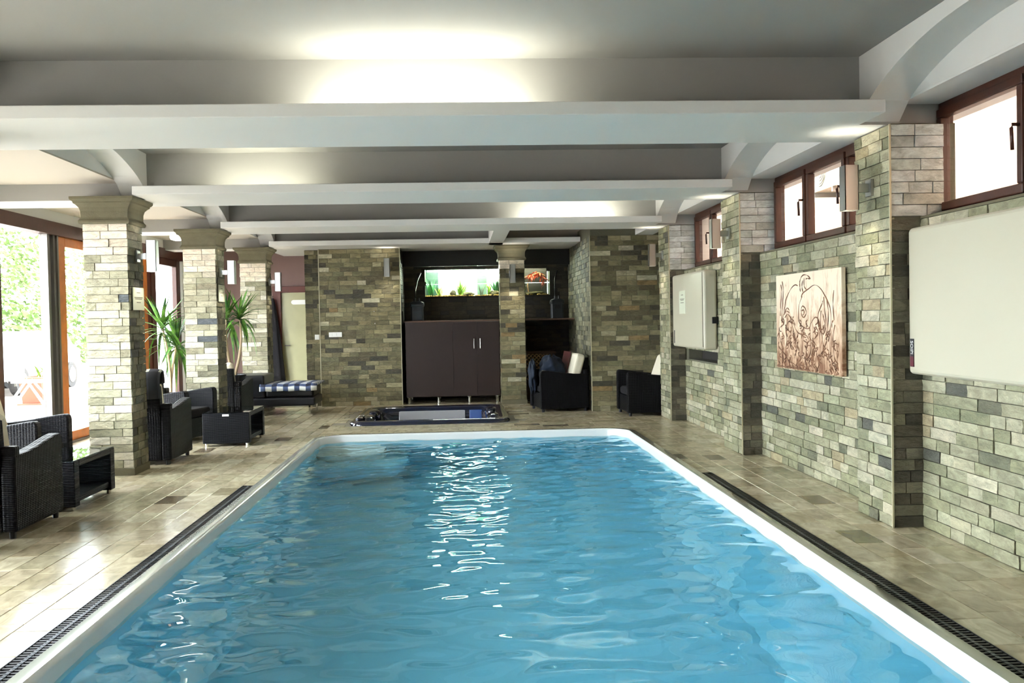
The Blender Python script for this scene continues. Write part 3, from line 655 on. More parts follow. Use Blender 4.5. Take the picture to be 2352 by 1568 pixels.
# ------------------------------------------------------------------ wicker armchairs, cushions, tables
def make_chair():
    t = thing('wicker_armchair', 'x', 'armchair', group='black wicker armchairs')
    prof = [(-.4, .05), (.4, .05), (.4, .62), (.39, .655), (.36, .668), (.28, .66), (.16, .643), (.02, .62), (-.15, .602), (-.4, .595)]
    for s in (-1, 1): MB().prism(prof, s * .38 - (.1 if s > 0 else 0), s * .38 + (.1 if s < 0 else 0), 'x').build('arm', WICKER, t, bevel=.014)
    m = MB(); m.rings([[(-.28, y0_, z), (.28, y0_, z), (.28, y1_, z), (-.28, y1_, z)] for z, y0_, y1_ in ((.05, -.4, -.3), (.45, -.4, -.3), (.85, -.43, -.34))])
    m.build('backrest', WICKER, t, bevel=.012)
    for s in (-1, 1): MB().box(s * .33 - .05, s * .33 + .05, -.4, -.31, .59, .66).build('back_corner', WICKER, t, bevel=.012)
    MB().box(-.28, .28, -.3, .37, .05, .3).build('seat_base', WICKER, t, bevel=.01)
    MB().box(-.27, .27, -.29, .37, .3, .42).build('seat_cushion', DARKCLOTH, t, bevel=.04, seg=3)
    for sx in (-1, 1):
        for sy in (-1, 1): MB().lathe([(.022, 0), (.025, .05)], sx * .33, sy * .35, 10).build('foot', RUBBER, t)
    return t
chair0 = make_chair()
CH_ = [((-3.57, 7.19), 0, 'black wicker armchair with cream cushion at the picture edge, nearest the pool'),
       ((-4.19, 8.88), -90, 'black wicker armchair behind the first glass-topped table, facing the pool'),
       ((-3.53, 10.6), 0, 'black wicker armchair with a plaid blanket over its back, beside the nearest pillar'),
       ((-3.775, 12.41), -106, 'black wicker armchair in front of the middle pillar, turned to the pool'),
       ((-3.62, 14.2), 0, 'black wicker armchair between the middle pillar and the daybed'),
       ((1.55, 15.2), 99, 'black armchair piled with navy blankets in front of the niche'),
       ((2.82, 14.27), 93.5, 'black armchair in the corner behind the farthest pilaster')]
for i, ((x, y), a, lab) in enumerate(CH_):
    o = chair0 if i == 0 else copy_tree(chair0); o.location = (x, y, 0); o.rotation_euler = (0, 0, math.radians(a)); o['label'] = lab
def cushion(x, y, z, a, tilt, label, w=.5, h=.44, d=.13, m=CREAM, name='cushion', cat='cushion'):
    b = MB(); n = 8; rg = []
    for i in range(n + 1):
        q = -1 + 2 * i / n; f = math.sqrt(max(.0, 1 - q ** 6)) * .5 + .5; ww = w / 2 * (1 - .06 * (1 - f)); 
        sc_ = (1 - abs(q) ** 5 * .12)
        rg.append([(cx * ww * sc_, q * d / 2, cz * h / 2 * sc_) for cx, cz in [(-1, -.86), (-.86, -1), (.86, -1), (1, -.86), (1, .86), (.86, 1), (-.86, 1), (-1, .86)]])
    b.rings(rg); o = b.build(name, m, bevel=.02); o.location = (x, y, z); o.rotation_euler = (math.radians(tilt), 0, math.radians(a))
    return tag(o, label, cat, group='cream back cushions' if name == 'cushion' else None)
cushion(-3.57, 6.965, .665, 0, 14, 'cream back cushion on the armchair nearest the pool at the picture edge')
cushion(-4.41, 8.88, .665, -90, 14, 'cream back cushion on the armchair behind the first glass-topped table')
cushion(-3.53, 10.385, .67, 0, 16, 'pale cushion leaning in the armchair with the plaid blanket')
cushion(-3.62, 13.985, .685, 0, 14, 'cream back cushion on the armchair between the middle pillar and the daybed', h=.5)
cushion(1.79, 15.11, .67, 99, 16, 'cream cushion standing beside the navy blankets', w=.46, h=.5, d=.15)
cushion(3.04, 14.28, .66, 93.5, 20, 'cream cushion on the armchair in the corner behind the farthest pilaster', h=.48, d=.14)
o = MB().box(-.2, .2, -.012, .012, -.26, .26).build('leaning_board', MAROON, bevel=.004); o.location = (1.66, 15.33, .69); o.rotation_euler = (math.radians(14), 0, math.radians(99)); tag(o, 'thin maroon board leaning between the cream cushion and navy blankets', 'board')

# bunched blankets
def bunch(name, cx, cy, cz, rx, ry, rz_, label, m, seed):
    r_ = np.random.RandomState(seed); b = MB(); nu, nv = 44, 24; rg = []
    ph = r_.rand(6) * 6.28
    for j in range(1, nv):
        v = math.pi * j / nv; ring = []
        for i in range(nu):
            u = 2 * math.pi * i / nu
            f = 1 + .1 * math.sin(3 * u + 2.5 * math.sin(v * 2) + ph[0]) + .06 * math.sin(7 * u + 4 * v + ph[1]) + .05 * math.sin(11 * v + 2 * math.sin(2 * u) + ph[2])
            ring.append((cx + rx * f * math.sin(v) * math.cos(u), cy + ry * f * math.sin(v) * math.sin(u), cz + rz_ * f * (-math.cos(v))))
        rg.append(ring)
    b.rings(rg); return tag(b.build(name, m, smooth=True), label, 'blanket')
bunch('blanket', 1.43, 15.19, .66, .2, .23, .22, 'bunched navy blanket heaped on the armchair in front of the niche', NAVY, 1)
o = bunch('blanket', 1.13, 15.28, .55, .07, .27, .26, 'dark navy blanket hanging over the front of the piled armchair', NAVY, 5)

def drape(name, pts, w, th, m, label, cat, loc, rz):
    """a cloth strip with thickness following pts (y,z) in its own frame, w wide in x"""
    b = MB(); n = 10; rows = []
    for k, (y, z) in enumerate(pts):
        rows.append([(-w / 2 + w * i / n, y + .004 * math.sin(i * 1.7 + k), z + .005 * math.sin(i * 2.1 + k * .7)) for i in range(n + 1)])
    vs = [v for r in rows for v in r]; N = n + 1
    fs = [(k * N + i, k * N + i + 1, (k + 1) * N + i + 1, (k + 1) * N + i) for k in range(len(pts) - 1) for i in range(n)]
    b.quadset(vs, fs); o = b.build(name, m, smooth=True); s = o.modifiers.new('solid', 'SOLIDIFY'); s.thickness = th; s.offset = 1
    o.location = loc; o.rotation_euler = (0, 0, rz); return tag(o, label, cat)
drape('plaid_blanket', [(-.45, .72), (-.455, .84), (-.46, .93), (-.44, .99), (-.39, 1.015), (-.335, .995), (-.315, .93), (-.31, .87)], .6, .02, PLAIDD, 'dark plaid blanket folded over the back of the armchair beside the nearest pillar', 'blanket', (-3.53, 10.6, 0), 0)

def make_table():
    t = thing('side_table', 'x', 'side table', group='black wicker tables with glass tops'); W, L, H = .285, .44, .42
    for s in (-1, 1): MB().box(-W, W, s * L - (.1 if s > 0 else 0), s * L + (.1 if s < 0 else 0), .035, H - .012).build('end_panel', WICKER_T, t, bevel=.008)
    MB().box(-W + .02, W - .02, -L + .1, L - .1, .06, .11).build('shelf', WICKER_T, t, bevel=.006)
    MB().box(-W, -W + .05, -L + .1, L - .1, .11, H - .06).build('side_panel', WICKER_T, t)
    MB().box(-W, -W + .04, -L + .1, L - .1, H - .06, H - .012).box(W - .04, W, -L + .1, L - .1, H - .06, H - .012).build('top_frame', WICKER_T, t, bevel=.005)
    MB().box(-W + .005, W - .005, -L + .005, L - .005, H - .012, H - .004).build('glass_top', TABLEGLASS, t)
    for sx in (-1, 1):
        for sy in (-1, 1): MB().lathe([(.02, 0), (.022, .036)], sx * (W - .04), sy * (L - .05), 10).build('foot', CHROME, t)
    return t
tb = make_table(); tb.location = (-3.455, 8.19, 0); tb['label'] = 'black wicker side table with glass top beside the armchair at the picture edge'
tb2 = copy_tree(tb); tb2.location = (-2.925, 12.07, 0); tb2['label'] = 'black wicker side table with a small white tag, in front of the middle pillar'
MB().box(-.04, .04, -.446, -.44, .37, .395).build('tag', WHITE, tb2)

# ------------------------------------------------------------------ leather daybed
t = thing('daybed', 'black leather daybed on chrome legs with a plaid throw, beside the farthest pillar', 'daybed', (-3.2, 15.75, 0))
X0, X1, Y0, Y1 = -.75, .78, -.4, .4
MB().box(X0, X1, Y0, Y1, .15, .29).build('base', LEATHER, t, bevel=.03, seg=3)
MB().box(-.02, X1 - .02, Y0 + .01, Y1 - .01, .29, .46).build('seat_cushion', LEATHER, t, bevel=.05, seg=4)
MB().box(X0, -.03, Y0, Y1, .29, .66).build('headrest_block', LEATHER, t, bevel=.03, seg=3)
MB().box(X0 + .02, X1 - .08, Y0, Y0 + .025, .125, .15).box(X0 + .02, X1 - .08, Y1 - .025, Y1, .125, .15).box(X1 - .105, X1 - .08, Y0, Y1, .125, .15).box(X0 + .02, X0 + .045, Y0, Y1, .125, .15).build('frame', CHROME, t)
for x in (X0 + .02, X1 - .105):
    for y in (Y0, Y1 - .025): MB().box(x, x + .025, y, y + .025, 0, .125).build('leg', CHROME, t)
drape('plaid_throw', [(-.42, .40), (-.425, .455), (-.40, .482), (-.2, .485), (.1, .483), (.39, .484)], .92, .03, PLAID, 'blue and white plaid throw spread over the daybed seat', 'blanket', (-2.84, 15.75, 0), 0)

# ------------------------------------------------------------------ yuccas
def leaf_mesh(L, w, droop, m):
    b = MB(); n = 6; vs = []
    for i in range(n + 1):
        q = i / n; x = L * (q - .12 * droop * q * q); z = -droop * L * .55 * q * q; ww = w * (math.sin(math.pi * (.18 + .82 * q)) ** .7) * (1 - .3 * q)
        if i == n: ww = .001
        vs += [(x, -ww, z + ww * .4), (x, 0, z), (x, ww, z + ww * .4)]
    fs = [f for i in range(n) for f in ((i * 3, i * 3 + 1, i * 3 + 4, i * 3 + 3), (i * 3 + 1, i * 3 + 2, i * 3 + 5, i * 3 + 4))]
    b.quadset(vs, fs); return b.mesh('leaf', m, True)
LEAFM = [leaf_mesh(.52, .026, d, LEAF) for d in (.15, .7, 1.3, 1.9)]
def yucca(x, y, label, pot, stems, nl=26, sc_=1.0):
    t = thing('yucca_plant', label, 'plant', (x, y, 0), group='potted yuccas')
    r0, h, m = pot
    MB().lathe([(r0 * .75, 0), (r0, h - .03), (r0 + .015, h - .03), (r0 + .015, h), (r0 - .02, h), (r0 - .03, h - .05)], 0, 0, 22).build('pot', m, t, smooth=False)
    MB().lathe([(r0 - .03, h - .07), (r0 - .03, h - .045)], 0, 0, 18).build('soil', SOIL, t)
    for (dx, dy, z, bend) in stems:
        pts = [(dx * q + bend * math.sin(q * 3.1), dy * q, h - .06 + (z - h + .06) * q) for q in [i / 8 for i in range(9)]]
        MB().tube(pts, [.024 - .008 * i / 8 for i in range(9)], 8).build('trunk', TRUNK, t, smooth=True)
        for i in range(nl):
            a = i * 2.399 + rnd.random(); e = rnd.uniform(0, 1) ** .8
            me = LEAFM[min(3, int((1 - e) * 4))]; o = bpy.data.objects.new('leaf', me); col.objects.link(o); o.parent = t
            o.location = (dx, dy, z - .1 * (1 - e)); o.rotation_euler = (0, -math.radians(-25 + 105 * e), a); s = sc_ * rnd.uniform(.75, 1.15); o.scale = (s, s * 1.1, s)
yucca(-4.46, 14.5, 'tall green yucca in front of the glass door beside the middle pillar', (.19, .4, TERRA), [(-.1, 0, 1.48, .04), (.1, .05, 1.22, -.03)], 44, 1.1)
yucca(-3.62, 14.98, 'green yucca with pale bare trunks behind the armchairs, beside the farthest pillar', (.17, .7, RUBBER), [(-.08, -.05, 1.6, -.05), (.1, .05, 1.62, .06)], 38, .9)

# dark robe by the door
b = MB(); rg = []
for i in range(15):
    q = i / 14; z = 1.98 - 1.6 * q; w = .02 + .13 * q ** .7
    rg.append([(-3.66 + .03 * q + w * 1.1 * (1 + .12 * math.sin(6 * a + 2)) * math.cos(a), 18.36 + .07 * (.3 + .7 * q) * (1 + .15 * math.sin(5 * a)) * math.sin(a), z) for a in [2 * math.pi * j / 24 for j in range(24)]])
b.rings(rg); r_ = thing('hanging_robe', 'black robe hanging on a hook beside the frosted glass door', 'robe', (-3.66, 18.36, .38)); at_world(b.build('cloth', DARKCLOTH, smooth=True), r_)
at_world(MB().tube([(-3.66, 18.36, 1.97), (-3.66, 18.37, 2.02), (-3.66, 18.44, 2.02)], .008).build('hook', CHROME), r_)

# ------------------------------------------------------------------ things on the slate wall
def wallbox(ya, yb, label):
    t = thing('wall_unit', label, 'wall unit', (3.06, (ya + yb) / 2, 1.07), group='white wall units')
    return t
t = wallbox(11.46, 13.18, 'white wall cabinet with a small notice, between two slate pilasters')
at_world(MB().box(2.985, 3.155, 11.46, 13.18, 1.065, 2.06).build('body', WHITEP, bevel=.03, seg=3), t)
at_world(MB().box(2.98, 2.986, 11.5, 11.515, 1.1, 2.03).build('seam', INK), t)
at_world(MB().box(2.981, 2.986, 12.4, 12.75, 1.52, 1.83).build('notice', PAPER), t)
for z, w in ((1.77, .12), (1.715, .24), (1.7, .18), (1.665, .18)): at_world(MB().box(2.9795, 2.9815, 12.575 - w / 2, 12.575 + w / 2, z, z + .008).build('notice_line', INK), t)
at_world(MB().box(2.981, 2.986, 13.06, 13.09, 1.11, 1.29).build('logo_strip', BLACKINK), t)
at_world(MB().box(3.09, 3.158, 11.425, 11.46, 1.39, 1.47).build('cable_clip', RUBBER), t)
t = wallbox(4.45, 6.28, 'large white wall panel with a black logo strip, cut by the picture edge')
at_world(MB().box(3.05, 3.155, 4.45, 6.27, 1.068, 2.062).build('body', WHITEP, bevel=.03, seg=3), t)
ls = at_world(MB().box(3.046, 3.051, 6.185, 6.235, 1.12, 1.31).build('logo_strip', BLACKINK), t)
at_world(MB().box(3.0445, 3.047, 6.186, 6.234, 1.125, 1.19).build('logo_red_field', REDINK), t)
fc = bpy.data.curves.new('logo', 'FONT'); fc.body = 'SOIPI'; fc.size = .05; fc.extrude = .0005; fc.align_x = 'CENTER'; fc.align_y = 'CENTER'
fo = bpy.data.objects.new('logo_font', fc); col.objects.link(fo); dg = bpy.context.evaluated_depsgraph_get()
me = bpy.data.meshes.new_from_object(fo.evaluated_get(dg)); bpy.data.objects.remove(fo); me.materials.clear(); me.materials.append(WHITE)
lt = bpy.data.objects.new('logo_lettering', me); col.objects.link(lt)
# letters face the pool (-X), turned to read downwards
lt.matrix_world = Matrix(((0, 0, -1, 3.0445), (0, -1, 0, 6.21), (-1, 0, 0, 1.25), (0, 0, 0, 1))) @ Matrix.Scale(.82, 4, (1, 0, 0))
lm = lt.matrix_world.copy(); lt.parent = t; lt.matrix_parent_inverse = Matrix.Translation(-Vector(t.location)); lt.matrix_basis = lm

# sepia picture
k = NT('sepia canvas'); setp(k.b, rough=.8); tc = k.add('ShaderNodeTexCoord'); mp = k.add('ShaderNodeMapping'); mp.inputs['Scale'].default_value = (1, 5, 1.6); k.link(tc.outputs['Object'], mp.inputs[0])
n1 = k.add('ShaderNodeTexNoise', Scale=2.4, Detail=9.0, Roughness=.65, Distortion=1.4); k.link(mp.outputs[0], n1.inputs['Vector'])
sp = k.add('ShaderNodeSeparateXYZ'); k.link(tc.outputs['Object'], sp.inputs[0])
m1 = k.add('ShaderNodeMath', _operation='MULTIPLY_ADD'); m1.inputs[1].default_value = .42; k.link(sp.outputs[2], m1.inputs[0]); k.link(n1.outputs[0], m1.inputs[2])
rp = k.add('ShaderNodeValToRGB'); e = rp.color_ramp.elements
e[0].position = .28; e[0].color = (*lin((128, 88, 62)), 1); e[1].position = .62; e[1].color = (*lin((240, 222, 196)), 1); q = e.new(.42); q.color = (*lin((200, 166, 136)), 1)
k.link(m1.outputs[0], rp.inputs[0]); k.link(rp.outputs[0], k.b.inputs['Base Color']); SEPIA = k.m
SEPIAL = mat('sepia lines', (142, 100, 72), .8, vscale=9, var=.5, rgb2=(92, 58, 38)); 
pc = thing('picture', 'square sepia picture of a swirling bird-like figure on the slate wall', 'picture', (3.13, 8.345, 1.42))
MB().box(-.018, .02, -.8, .8, -.452, .45).build('canvas', SEPIA, pc, bevel=.004)
CUR = [[(140, 310), (150, 400), (135, 560), (125, 700)], [(160, 270), (175, 380), (160, 560), (140, 760)], [(380, 325), (340, 315), (280, 370), (215, 490), (195, 590), (170, 690), (150, 780)],
       [(410, 280), (430, 220), (470, 190), (520, 205), (550, 240)], [(490, 245), (515, 236), (545, 245)], [(410, 280), (412, 350), (420, 400)], [(450, 260), (440, 340), (455, 410)], [(470, 230), (470, 330), (500, 380)],
       [(430, 470), (450, 420), (520, 370), (600, 320), (670, 360), (730, 460), (780, 580), (795, 700), (785, 870), (740, 980)], [(715, 470), (720, 600), (735, 740), (720, 900)], [(750, 500), (765, 640), (760, 800), (735, 950)],
       [(440, 460), (400, 560), (390, 680), (400, 780), (450, 840), (520, 860), (555, 790), (600, 725), (640, 740), (665, 850), (660, 980), (660, 1100)], [(425, 640), (430, 600), (450, 580), (480, 610), (492, 660), (480, 700), (455, 720), (432, 690), (425, 640)],
       [(440, 640), (455, 620), (465, 660), (450, 690)], [(180, 690), (215, 640), (260, 660)], [(195, 720), (235, 680), (290, 740), (310, 800)], [(190, 660), (225, 600), (255, 625)], [(210, 860), (235, 780), (280, 780), (310, 860), (330, 960)],
       [(310, 780), (360, 890), (420, 930), (480, 940), (530, 1010), (550, 1100), (530, 1200), (480, 1240), (420, 1220)], [(330, 960), (350, 1060), (390, 1140)], [(280, 940), (330, 960), (340, 1050), (290, 1120), (265, 1020), (280, 940)],
       [(455, 1010), (490, 1040), (495, 1110), (480, 1080)], [(610, 840), (640, 900), (620, 960), (600, 900)], [(680, 640), (670, 760), (680, 900), (700, 1080), (690, 1190)], [(700, 680), (720, 800), (700, 900)],
       [(830, 390), (820, 560), (830, 760)], [(840, 820), (815, 960), (820, 1100), (830, 1230), (870, 1300)], [(90, 1090), (150, 1140), (200, 1200), (240, 1260)], [(100, 860), (120, 1000), (170, 1120)], [(200, 840), (220, 1000), (200, 1100)],
       [(420, 1230), (380, 1290), (450, 1330), (500, 1350)], [(640, 1190), (680, 1210), (760, 1180), (790, 1190)], [(630, 1230), (650, 1300), (620, 1380)], [(650, 840), (640, 700), (690, 560), (700, 520)], [(150, 1150), (150, 1290)], [(250, 1270), (330, 1310), (380, 1350)]]
r3 = random.Random(11)
for i in range(150):
    x, y = r3.uniform(90, 860), r3.uniform(700, 1380) if i % 3 else r3.uniform(1150, 1400); CUR.append([(x, y), (x + r3.uniform(-25, 25), y + r3.uniform(20, 50)), (x + r3.uniform(-40, 40), y + r3.uniform(50, 110))])
b = MB()
for cu in CUR:
    P = []
    for x, y in cu:
        u = (x - 62) / 850; v = min(.985, (y - (200 - 90 * u)) / (1135 + 205 * u)); P.append((-.019, .8 - 1.6 * u, .45 - .9 * v))
    Q = []
    for i in range(len(P) - 1):           # Catmull-Rom
        p0, p1, p2, p3 = [Vector(P[max(0, min(len(P) - 1, j))]) for j in (i - 1, i, i + 1, i + 2)]
        for s in range(5):
            w = s / 5; Q.append(.5 * ((2 * p1) + (p2 - p0) * w + (2 * p0 - 5 * p1 + 4 * p2 - p3) * w * w + (3 * p1 - p0 - 3 * p2 + p3) * w ** 3))
    Q.append(Vector(P[-1])); N = len(Q); b.tube(Q, [(.0016 + .0046 * abs(math.sin(2.3 * j / N * math.pi + len(cu)))) for j in range(N)], 5)
b.build('drawn_lines', SEPIAL, pc, smooth=True)['kind'] = 'stuff'

# notices on pillars, switches, hooks
def notice(y, z, w, h, label):
    t = thing('notice', label, 'notice', (LX1 + .014, y, z), group='paper notices on the pillars')
    MB().box(0, .004, -w / 2, w / 2, -h / 2, h / 2).build('sheet', PAPER, t)
    for dz, ww in ((.06, .1), (.01, .24), (-.005, .2), (-.04, .12)): MB().box(.004, .005, -ww / 2, ww / 2, dz, dz + .008).build('text_line', INK, t)
notice(9.795, 1.775, .33, .23, 'pale paper notice on the side of the nearest pillar'); notice(13.13, 1.925, .33, .23, 'pale paper notice under the lamp on the middle pillar')
def plate(x, y, z, w, h, label, k):
    t = thing('switch_plate', label, 'switch', (x, y, z)); MB().box(-w / 2, w / 2, -.012, 0, -h / 2, h / 2).build('plate', WHITE, t, bevel=.003)
    for i in range(k): ww = w / k; MB().box(-w / 2 + ww * i + .012, -w / 2 + ww * (i + 1) - .012, -.016, -.01, -h / 2 + .015, h / 2 - .015).build('rocker', WHITE, t, bevel=.002)
plate(-2.255, 16.757, 1.275, .23, .085, 'wide white switch plate on the olive slate panel', 3); plate(-2.6, 16.905, 1.235, .08, .09, 'small white light switch at the edge of the olive slate panel', 1)
HL = ['tiny chrome hook highest on the slate panel, on the door side', 'tiny chrome hook highest on the slate panel, above the panel middle', 'tiny chrome hook second from the top in the middle of the slate panel',
      'tiny chrome hook at eye height in the middle of the slate panel', 'tiny chrome hook at eye height on the cabinet side of the slate panel', 'tiny chrome hook lowest on the slate panel, in the middle', 'tiny chrome hook lowest on the slate panel, on the cabinet side']
for i, (x, z) in enumerate(((-2.2, 2.09), (-1.94, 2.09), (-1.93, 1.91), (-1.84, 1.66), (-1.56, 1.67), (-1.83, 1.46), (-1.55, 1.46))):
    o = MB().tube([(x, 16.765, z), (x, 16.73, z), (x, 16.725, z + .02)], .006, 8).build('wall_hook', CHROME); tag(o, HL[i], 'hook', group='chrome hooks on the slate panel')

# ------------------------------------------------------------------ cabinet, shelf, filters, basket
t = thing('cabinet', 'dark brown low cabinet on chrome legs below the aquarium', 'cabinet', (-.18, 17.2, 0))
def P(mb, name, m, bevel=0, par=None): o = mb.build(name, m, bevel=bevel); at_world(o, t) if par is None else setattr(o, 'parent', par); return o
P(MB().box(-1.02, .655, 16.82, 17.85, .125, 1.46), 'carcass', CABINET)
for i, (a, b_) in enumerate(((-1.02, -.178), (-.172, .246), (.252, .655))):
    dr = P(MB().box(a, b_, 16.795, 16.82, .128, 1.455), 'cabinet_door', CABINET, .002)
    if i: hx = .2 if i == 1 else .31; P(MB().tube([(hx, 16.793, 1.16), (hx, 16.765, 1.155), (hx, 16.765, .98), (hx, 16.793, .975)], .008, 8), 'handle', CHROME, 0, dr)
for x in (-.98, -.45, .1, .6):
    P(MB().lathe([(.034, 0), (.034, .008), (.027, .012), (.027, .105), (.045, .112), (.045, .125)], x, 16.84, 14), 'leg', CHROME)
    P(MB().lathe([(.034, 0), (.025, .01), (.025, .125)], x, 17.75, 10), 'leg', CHROME)
o = MB().box(-1.06, 2.03, 16.9, 17.88, 1.461, 1.49).build('shelf_top', CABTOP, bevel=.003); tag(o, 'brown worktop running across the niche over the dark cabinet', 'worktop')
def canister(x, label):
    t = thing('filter_canister', label, 'aquarium filter', (x, 17.35, 1.491), group='aquarium filters')
    MB().rings([[(sx * w, sy * w * .9, z) for sx, sy in ((-1, -.8), (-.8, -1), (.8, -1), (1, -.8), (1, .8), (.8, 1), (-.8, 1), (-1, .8))] for w, z in ((.115, 0), (.115, .26))]).build('body', FILTERM, t, bevel=.006)
    MB().rings([[(sx * w, sy * w * .9, z) for sx, sy in ((-1, -.8), (-.8, -1), (.8, -1), (1, -.8), (1, .8), (.8, 1), (-.8, 1), (-1, .8))] for w, z in ((.125, .26), (.13, .3), (.12, .34), (.07, .36))]).build('head', FILTERM, t, bevel=.006)
    for dx in (-.035, .035): MB().lathe([(.018, .35), (.018, .41), (.013, .42)], dx, 0, 10).build('valve', RUBBER, t)
    MB().tube([(-.035, 0, .41), (-.03, .05, .55), (0, .3, .75), (.06, .45, .9)], .012, 8).build('hose', RUBBER, t, smooth=True)
    MB().box(-.06, .06, -.112, -.1, .18, .25).build('clip', RUBBER, t)
canister(-.83, 'black aquarium filter canister standing at the cabinet end of the worktop'); canister(1.76, 'black aquarium filter canister standing beyond the lone pillar')
t = thing('lattice_basket', 'brown woven lattice basket in the shadow below the worktop', 'basket', (1.42, 17.4, 0))
b = MB(); 
for i in range(-6, 12):
    for sg in (1, -1):
        x0_ = i * .07; p0 = Vector((-.28 + x0_, 0, .35)); p1 = p0 + Vector((sg * .5, 0, .5)); q = []
        for s in range(21):
            w = p0.lerp(p1, s / 20)
            if -.28 <= w.x <= .28: q.append(w)
        if len(q) > 2: b.tube([q[0] + Vector((0, -.2 - .006 * sg, 0)), q[-1] + Vector((0, -.2 - .006 * sg, 0))], .009, 5)
b.build('lattice', mat('cane', (150, 116, 78), .6), t); cdk = mat('cane dark', (74, 50, 34), .6); MB().box(-.29, .29, -.19, .19, 0, .36).build('body', cdk, t); MB().box(-.29, .29, -.215, -.19, .84, .88).build('top_band', cdk, t); MB().box(-.29, .29, .17, .19, .36, .88).build('back', cdk, t)

# ------------------------------------------------------------------ aquarium
t = thing('aquarium', 'long bright aquarium set into the dark niche wall', 'aquarium', (.5, 18.2, 1.94))
def A(mb, name, m, bevel=0, smooth=False): return at_world(mb.build(name, m, bevel=bevel, smooth=smooth), t)
A(MB().box(AQ[0] - .02, AQ[1] + .02, 17.93, 18.45, 1.9, 1.945), 'base', BLACKBOARD)
A(MB().box(AQ[0], AQ[1], 17.95, 17.958, 1.95, 2.46), 'front_glass', glass_mat('tank glass', (.92, .98, .93)))
A(MB().box(AQ[0] - .02, AQ[0], 17.95, 18.45, 1.945, 2.5).box(AQ[1], AQ[1] + .02, 17.95, 18.45, 1.945, 2.5), 'side_glass', mat('tank side', (120, 130, 110), .3))
A(MB().box(AQ[0] - .02, AQ[1] + .02, 17.93, 18.48, 2.56, 2.6), 'hood', BLACKBOARD)
A(MB().box(AQ[0] - .02, AQ[1] + .02, 17.935, 17.95, 2.455, 2.56), 'hood_front', BLACKBOARD)
cols = [((36, 76, 58), -.7, -.45), ((190, 170, 140), -.45, -.2), ((140, 186, 140), -.2, .22), ((196, 206, 180), .22, .3), ((64, 92, 70), .3, .5), ((244, 246, 238), .5, 1.05), ((46, 44, 34), 1.05, 1.69)]
for c, a, b_ in cols:
    m_ = mat('tank back', c, .5, var=.25, vscale=7); A(MB().box(a, b_ - .004, 18.44, 18.46, 2.2, 2.56), 'back_panel', m_, .003)
    c2 = tuple(min(255, v + 18) for v in c); A(MB().box(a, b_ - .004, 18.435, 18.455, 1.945, 2.195), 'back_panel', mat('tank back', c2, .5, var=.25, vscale=9), .003)
g = MB(); nx_ = 90
for i in range(nx_ * 3): x = rnd.uniform(AQ[0], AQ[1]); y = rnd.uniform(17.96, 18.42); r_ = rnd.uniform(.012, .022); g.lathe([(r_ * .6, 1.94), (r_, 1.95 + r_ * .5), (r_ * .5, 1.955 + r_)], x, y, 6)
gv = A(g, 'gravel', mat('gravel', (150, 118, 50), .8)); gv['kind'] = 'stuff'
A(MB().tube([(-.66, 18.05, 2.435), (1.05, 18.05, 2.435)], .013, 10), 'lamp_tube', emit_mat('tank lamp', (.97, 1, .9), 100)); A(MB().tube([(1.12, 18.1, 2.5), (1.6, 18.1, 2.5)], .012, 10), 'lamp_tube', emit_mat('tank lamp dim', (1, .9, .7), 45))
def rock(x, y, rx, rz_, label):
    o = bunch('aquarium_rock', x, y, 1.965 + rz_ * .6, rx, rx * .6, rz_, label, mat('rock', (86, 78, 40), .8, var=.3), int(x * 100) % 50 + 3); o['category'] = 'rock'
rock(-.17, 18.1, .055, .06, 'squarish mossy rock in the aquarium beside the bushy plant'); rock(.13, 18.12, .11, .035, 'flat mossy rock on the aquarium gravel'); rock(.62, 18.2, .12, .05, 'dark mound of rock in the aquarium beside the lone pillar'); rock(1.42, 18.25, .2, .035, 'low dark rock under the red plant in the aquarium')
def wplant(x, y, h, n, spread, rgb, label, wl=.012, z0=1.955):
    t2 = thing('aquarium_plant', label, 'water plant', (x, y, z0), group='aquarium plants'); m_ = mat('water plant', rgb, .6, var=.3, vscale=20)
    h = min(h * 1.25, .44); wl *= 1.5; me = leaf_mesh(h, wl, .3, m_); me2 = leaf_mesh(h * .7, wl, .1, m_)
    for i in range(n):
        o = bpy.data.objects.new('leaf', me if i % 2 else me2); col.objects.link(o); o.parent = t2; o.location = (rnd.uniform(-spread, spread) * .4, rnd.uniform(-.05, .05), rnd.uniform(0, h * .25) if i % 3 == 0 else 0)
        o.rotation_euler = (0, -math.radians(rnd.uniform(62, 88)), i * 2.399); s = rnd.uniform(.7, 1.0); o.scale = (s, s, s)
wplant(-.6, 18.24, .36, 10, .1, (60, 140, 70), 'green ribbon plant at the dark end of the aquarium', .02)
wplant(-.42, 18.2, .2, 10, .12, (150, 190, 70), 'low yellow-green plant in the aquarium near the ribbon plant')
wplant(.0, 18.2, .27, 22, .12, (120, 160, 40), 'bushy lime plant in the middle of the aquarium', .014)
wplant(.38, 18.15, .24, 9, .06, (70, 74, 48), 'bare forked twig plant in the aquarium', .007)
wplant(.53, 18.2, .22, 14, .06, (120, 170, 40), 'bright lime tuft beside the forked twig in the aquarium', .016)
wplant(.68, 18.25, .42, 16, .08, (36, 100, 52), 'tall dark green plant in the aquarium next to the lone pillar', .022)
wplant(1.2, 18.2, .36, 8, .05, (90, 110, 60), 'thin green stalk plant in the aquarium beyond the pillar', .01)
t2 = thing('aquarium_plant', 'feathery red-orange plant arching at the end of the aquarium', 'water plant', (1.4, 18.2, 1.96), group='aquarium plants')
MB().tube([(-.1, 0, 0), (-.12, 0, .2), (-.02, 0, .38), (.1, 0, .42), (.22, 0, .36)], .012, 7).build('stem', mat('red stem', (150, 110, 70), .6), t2)
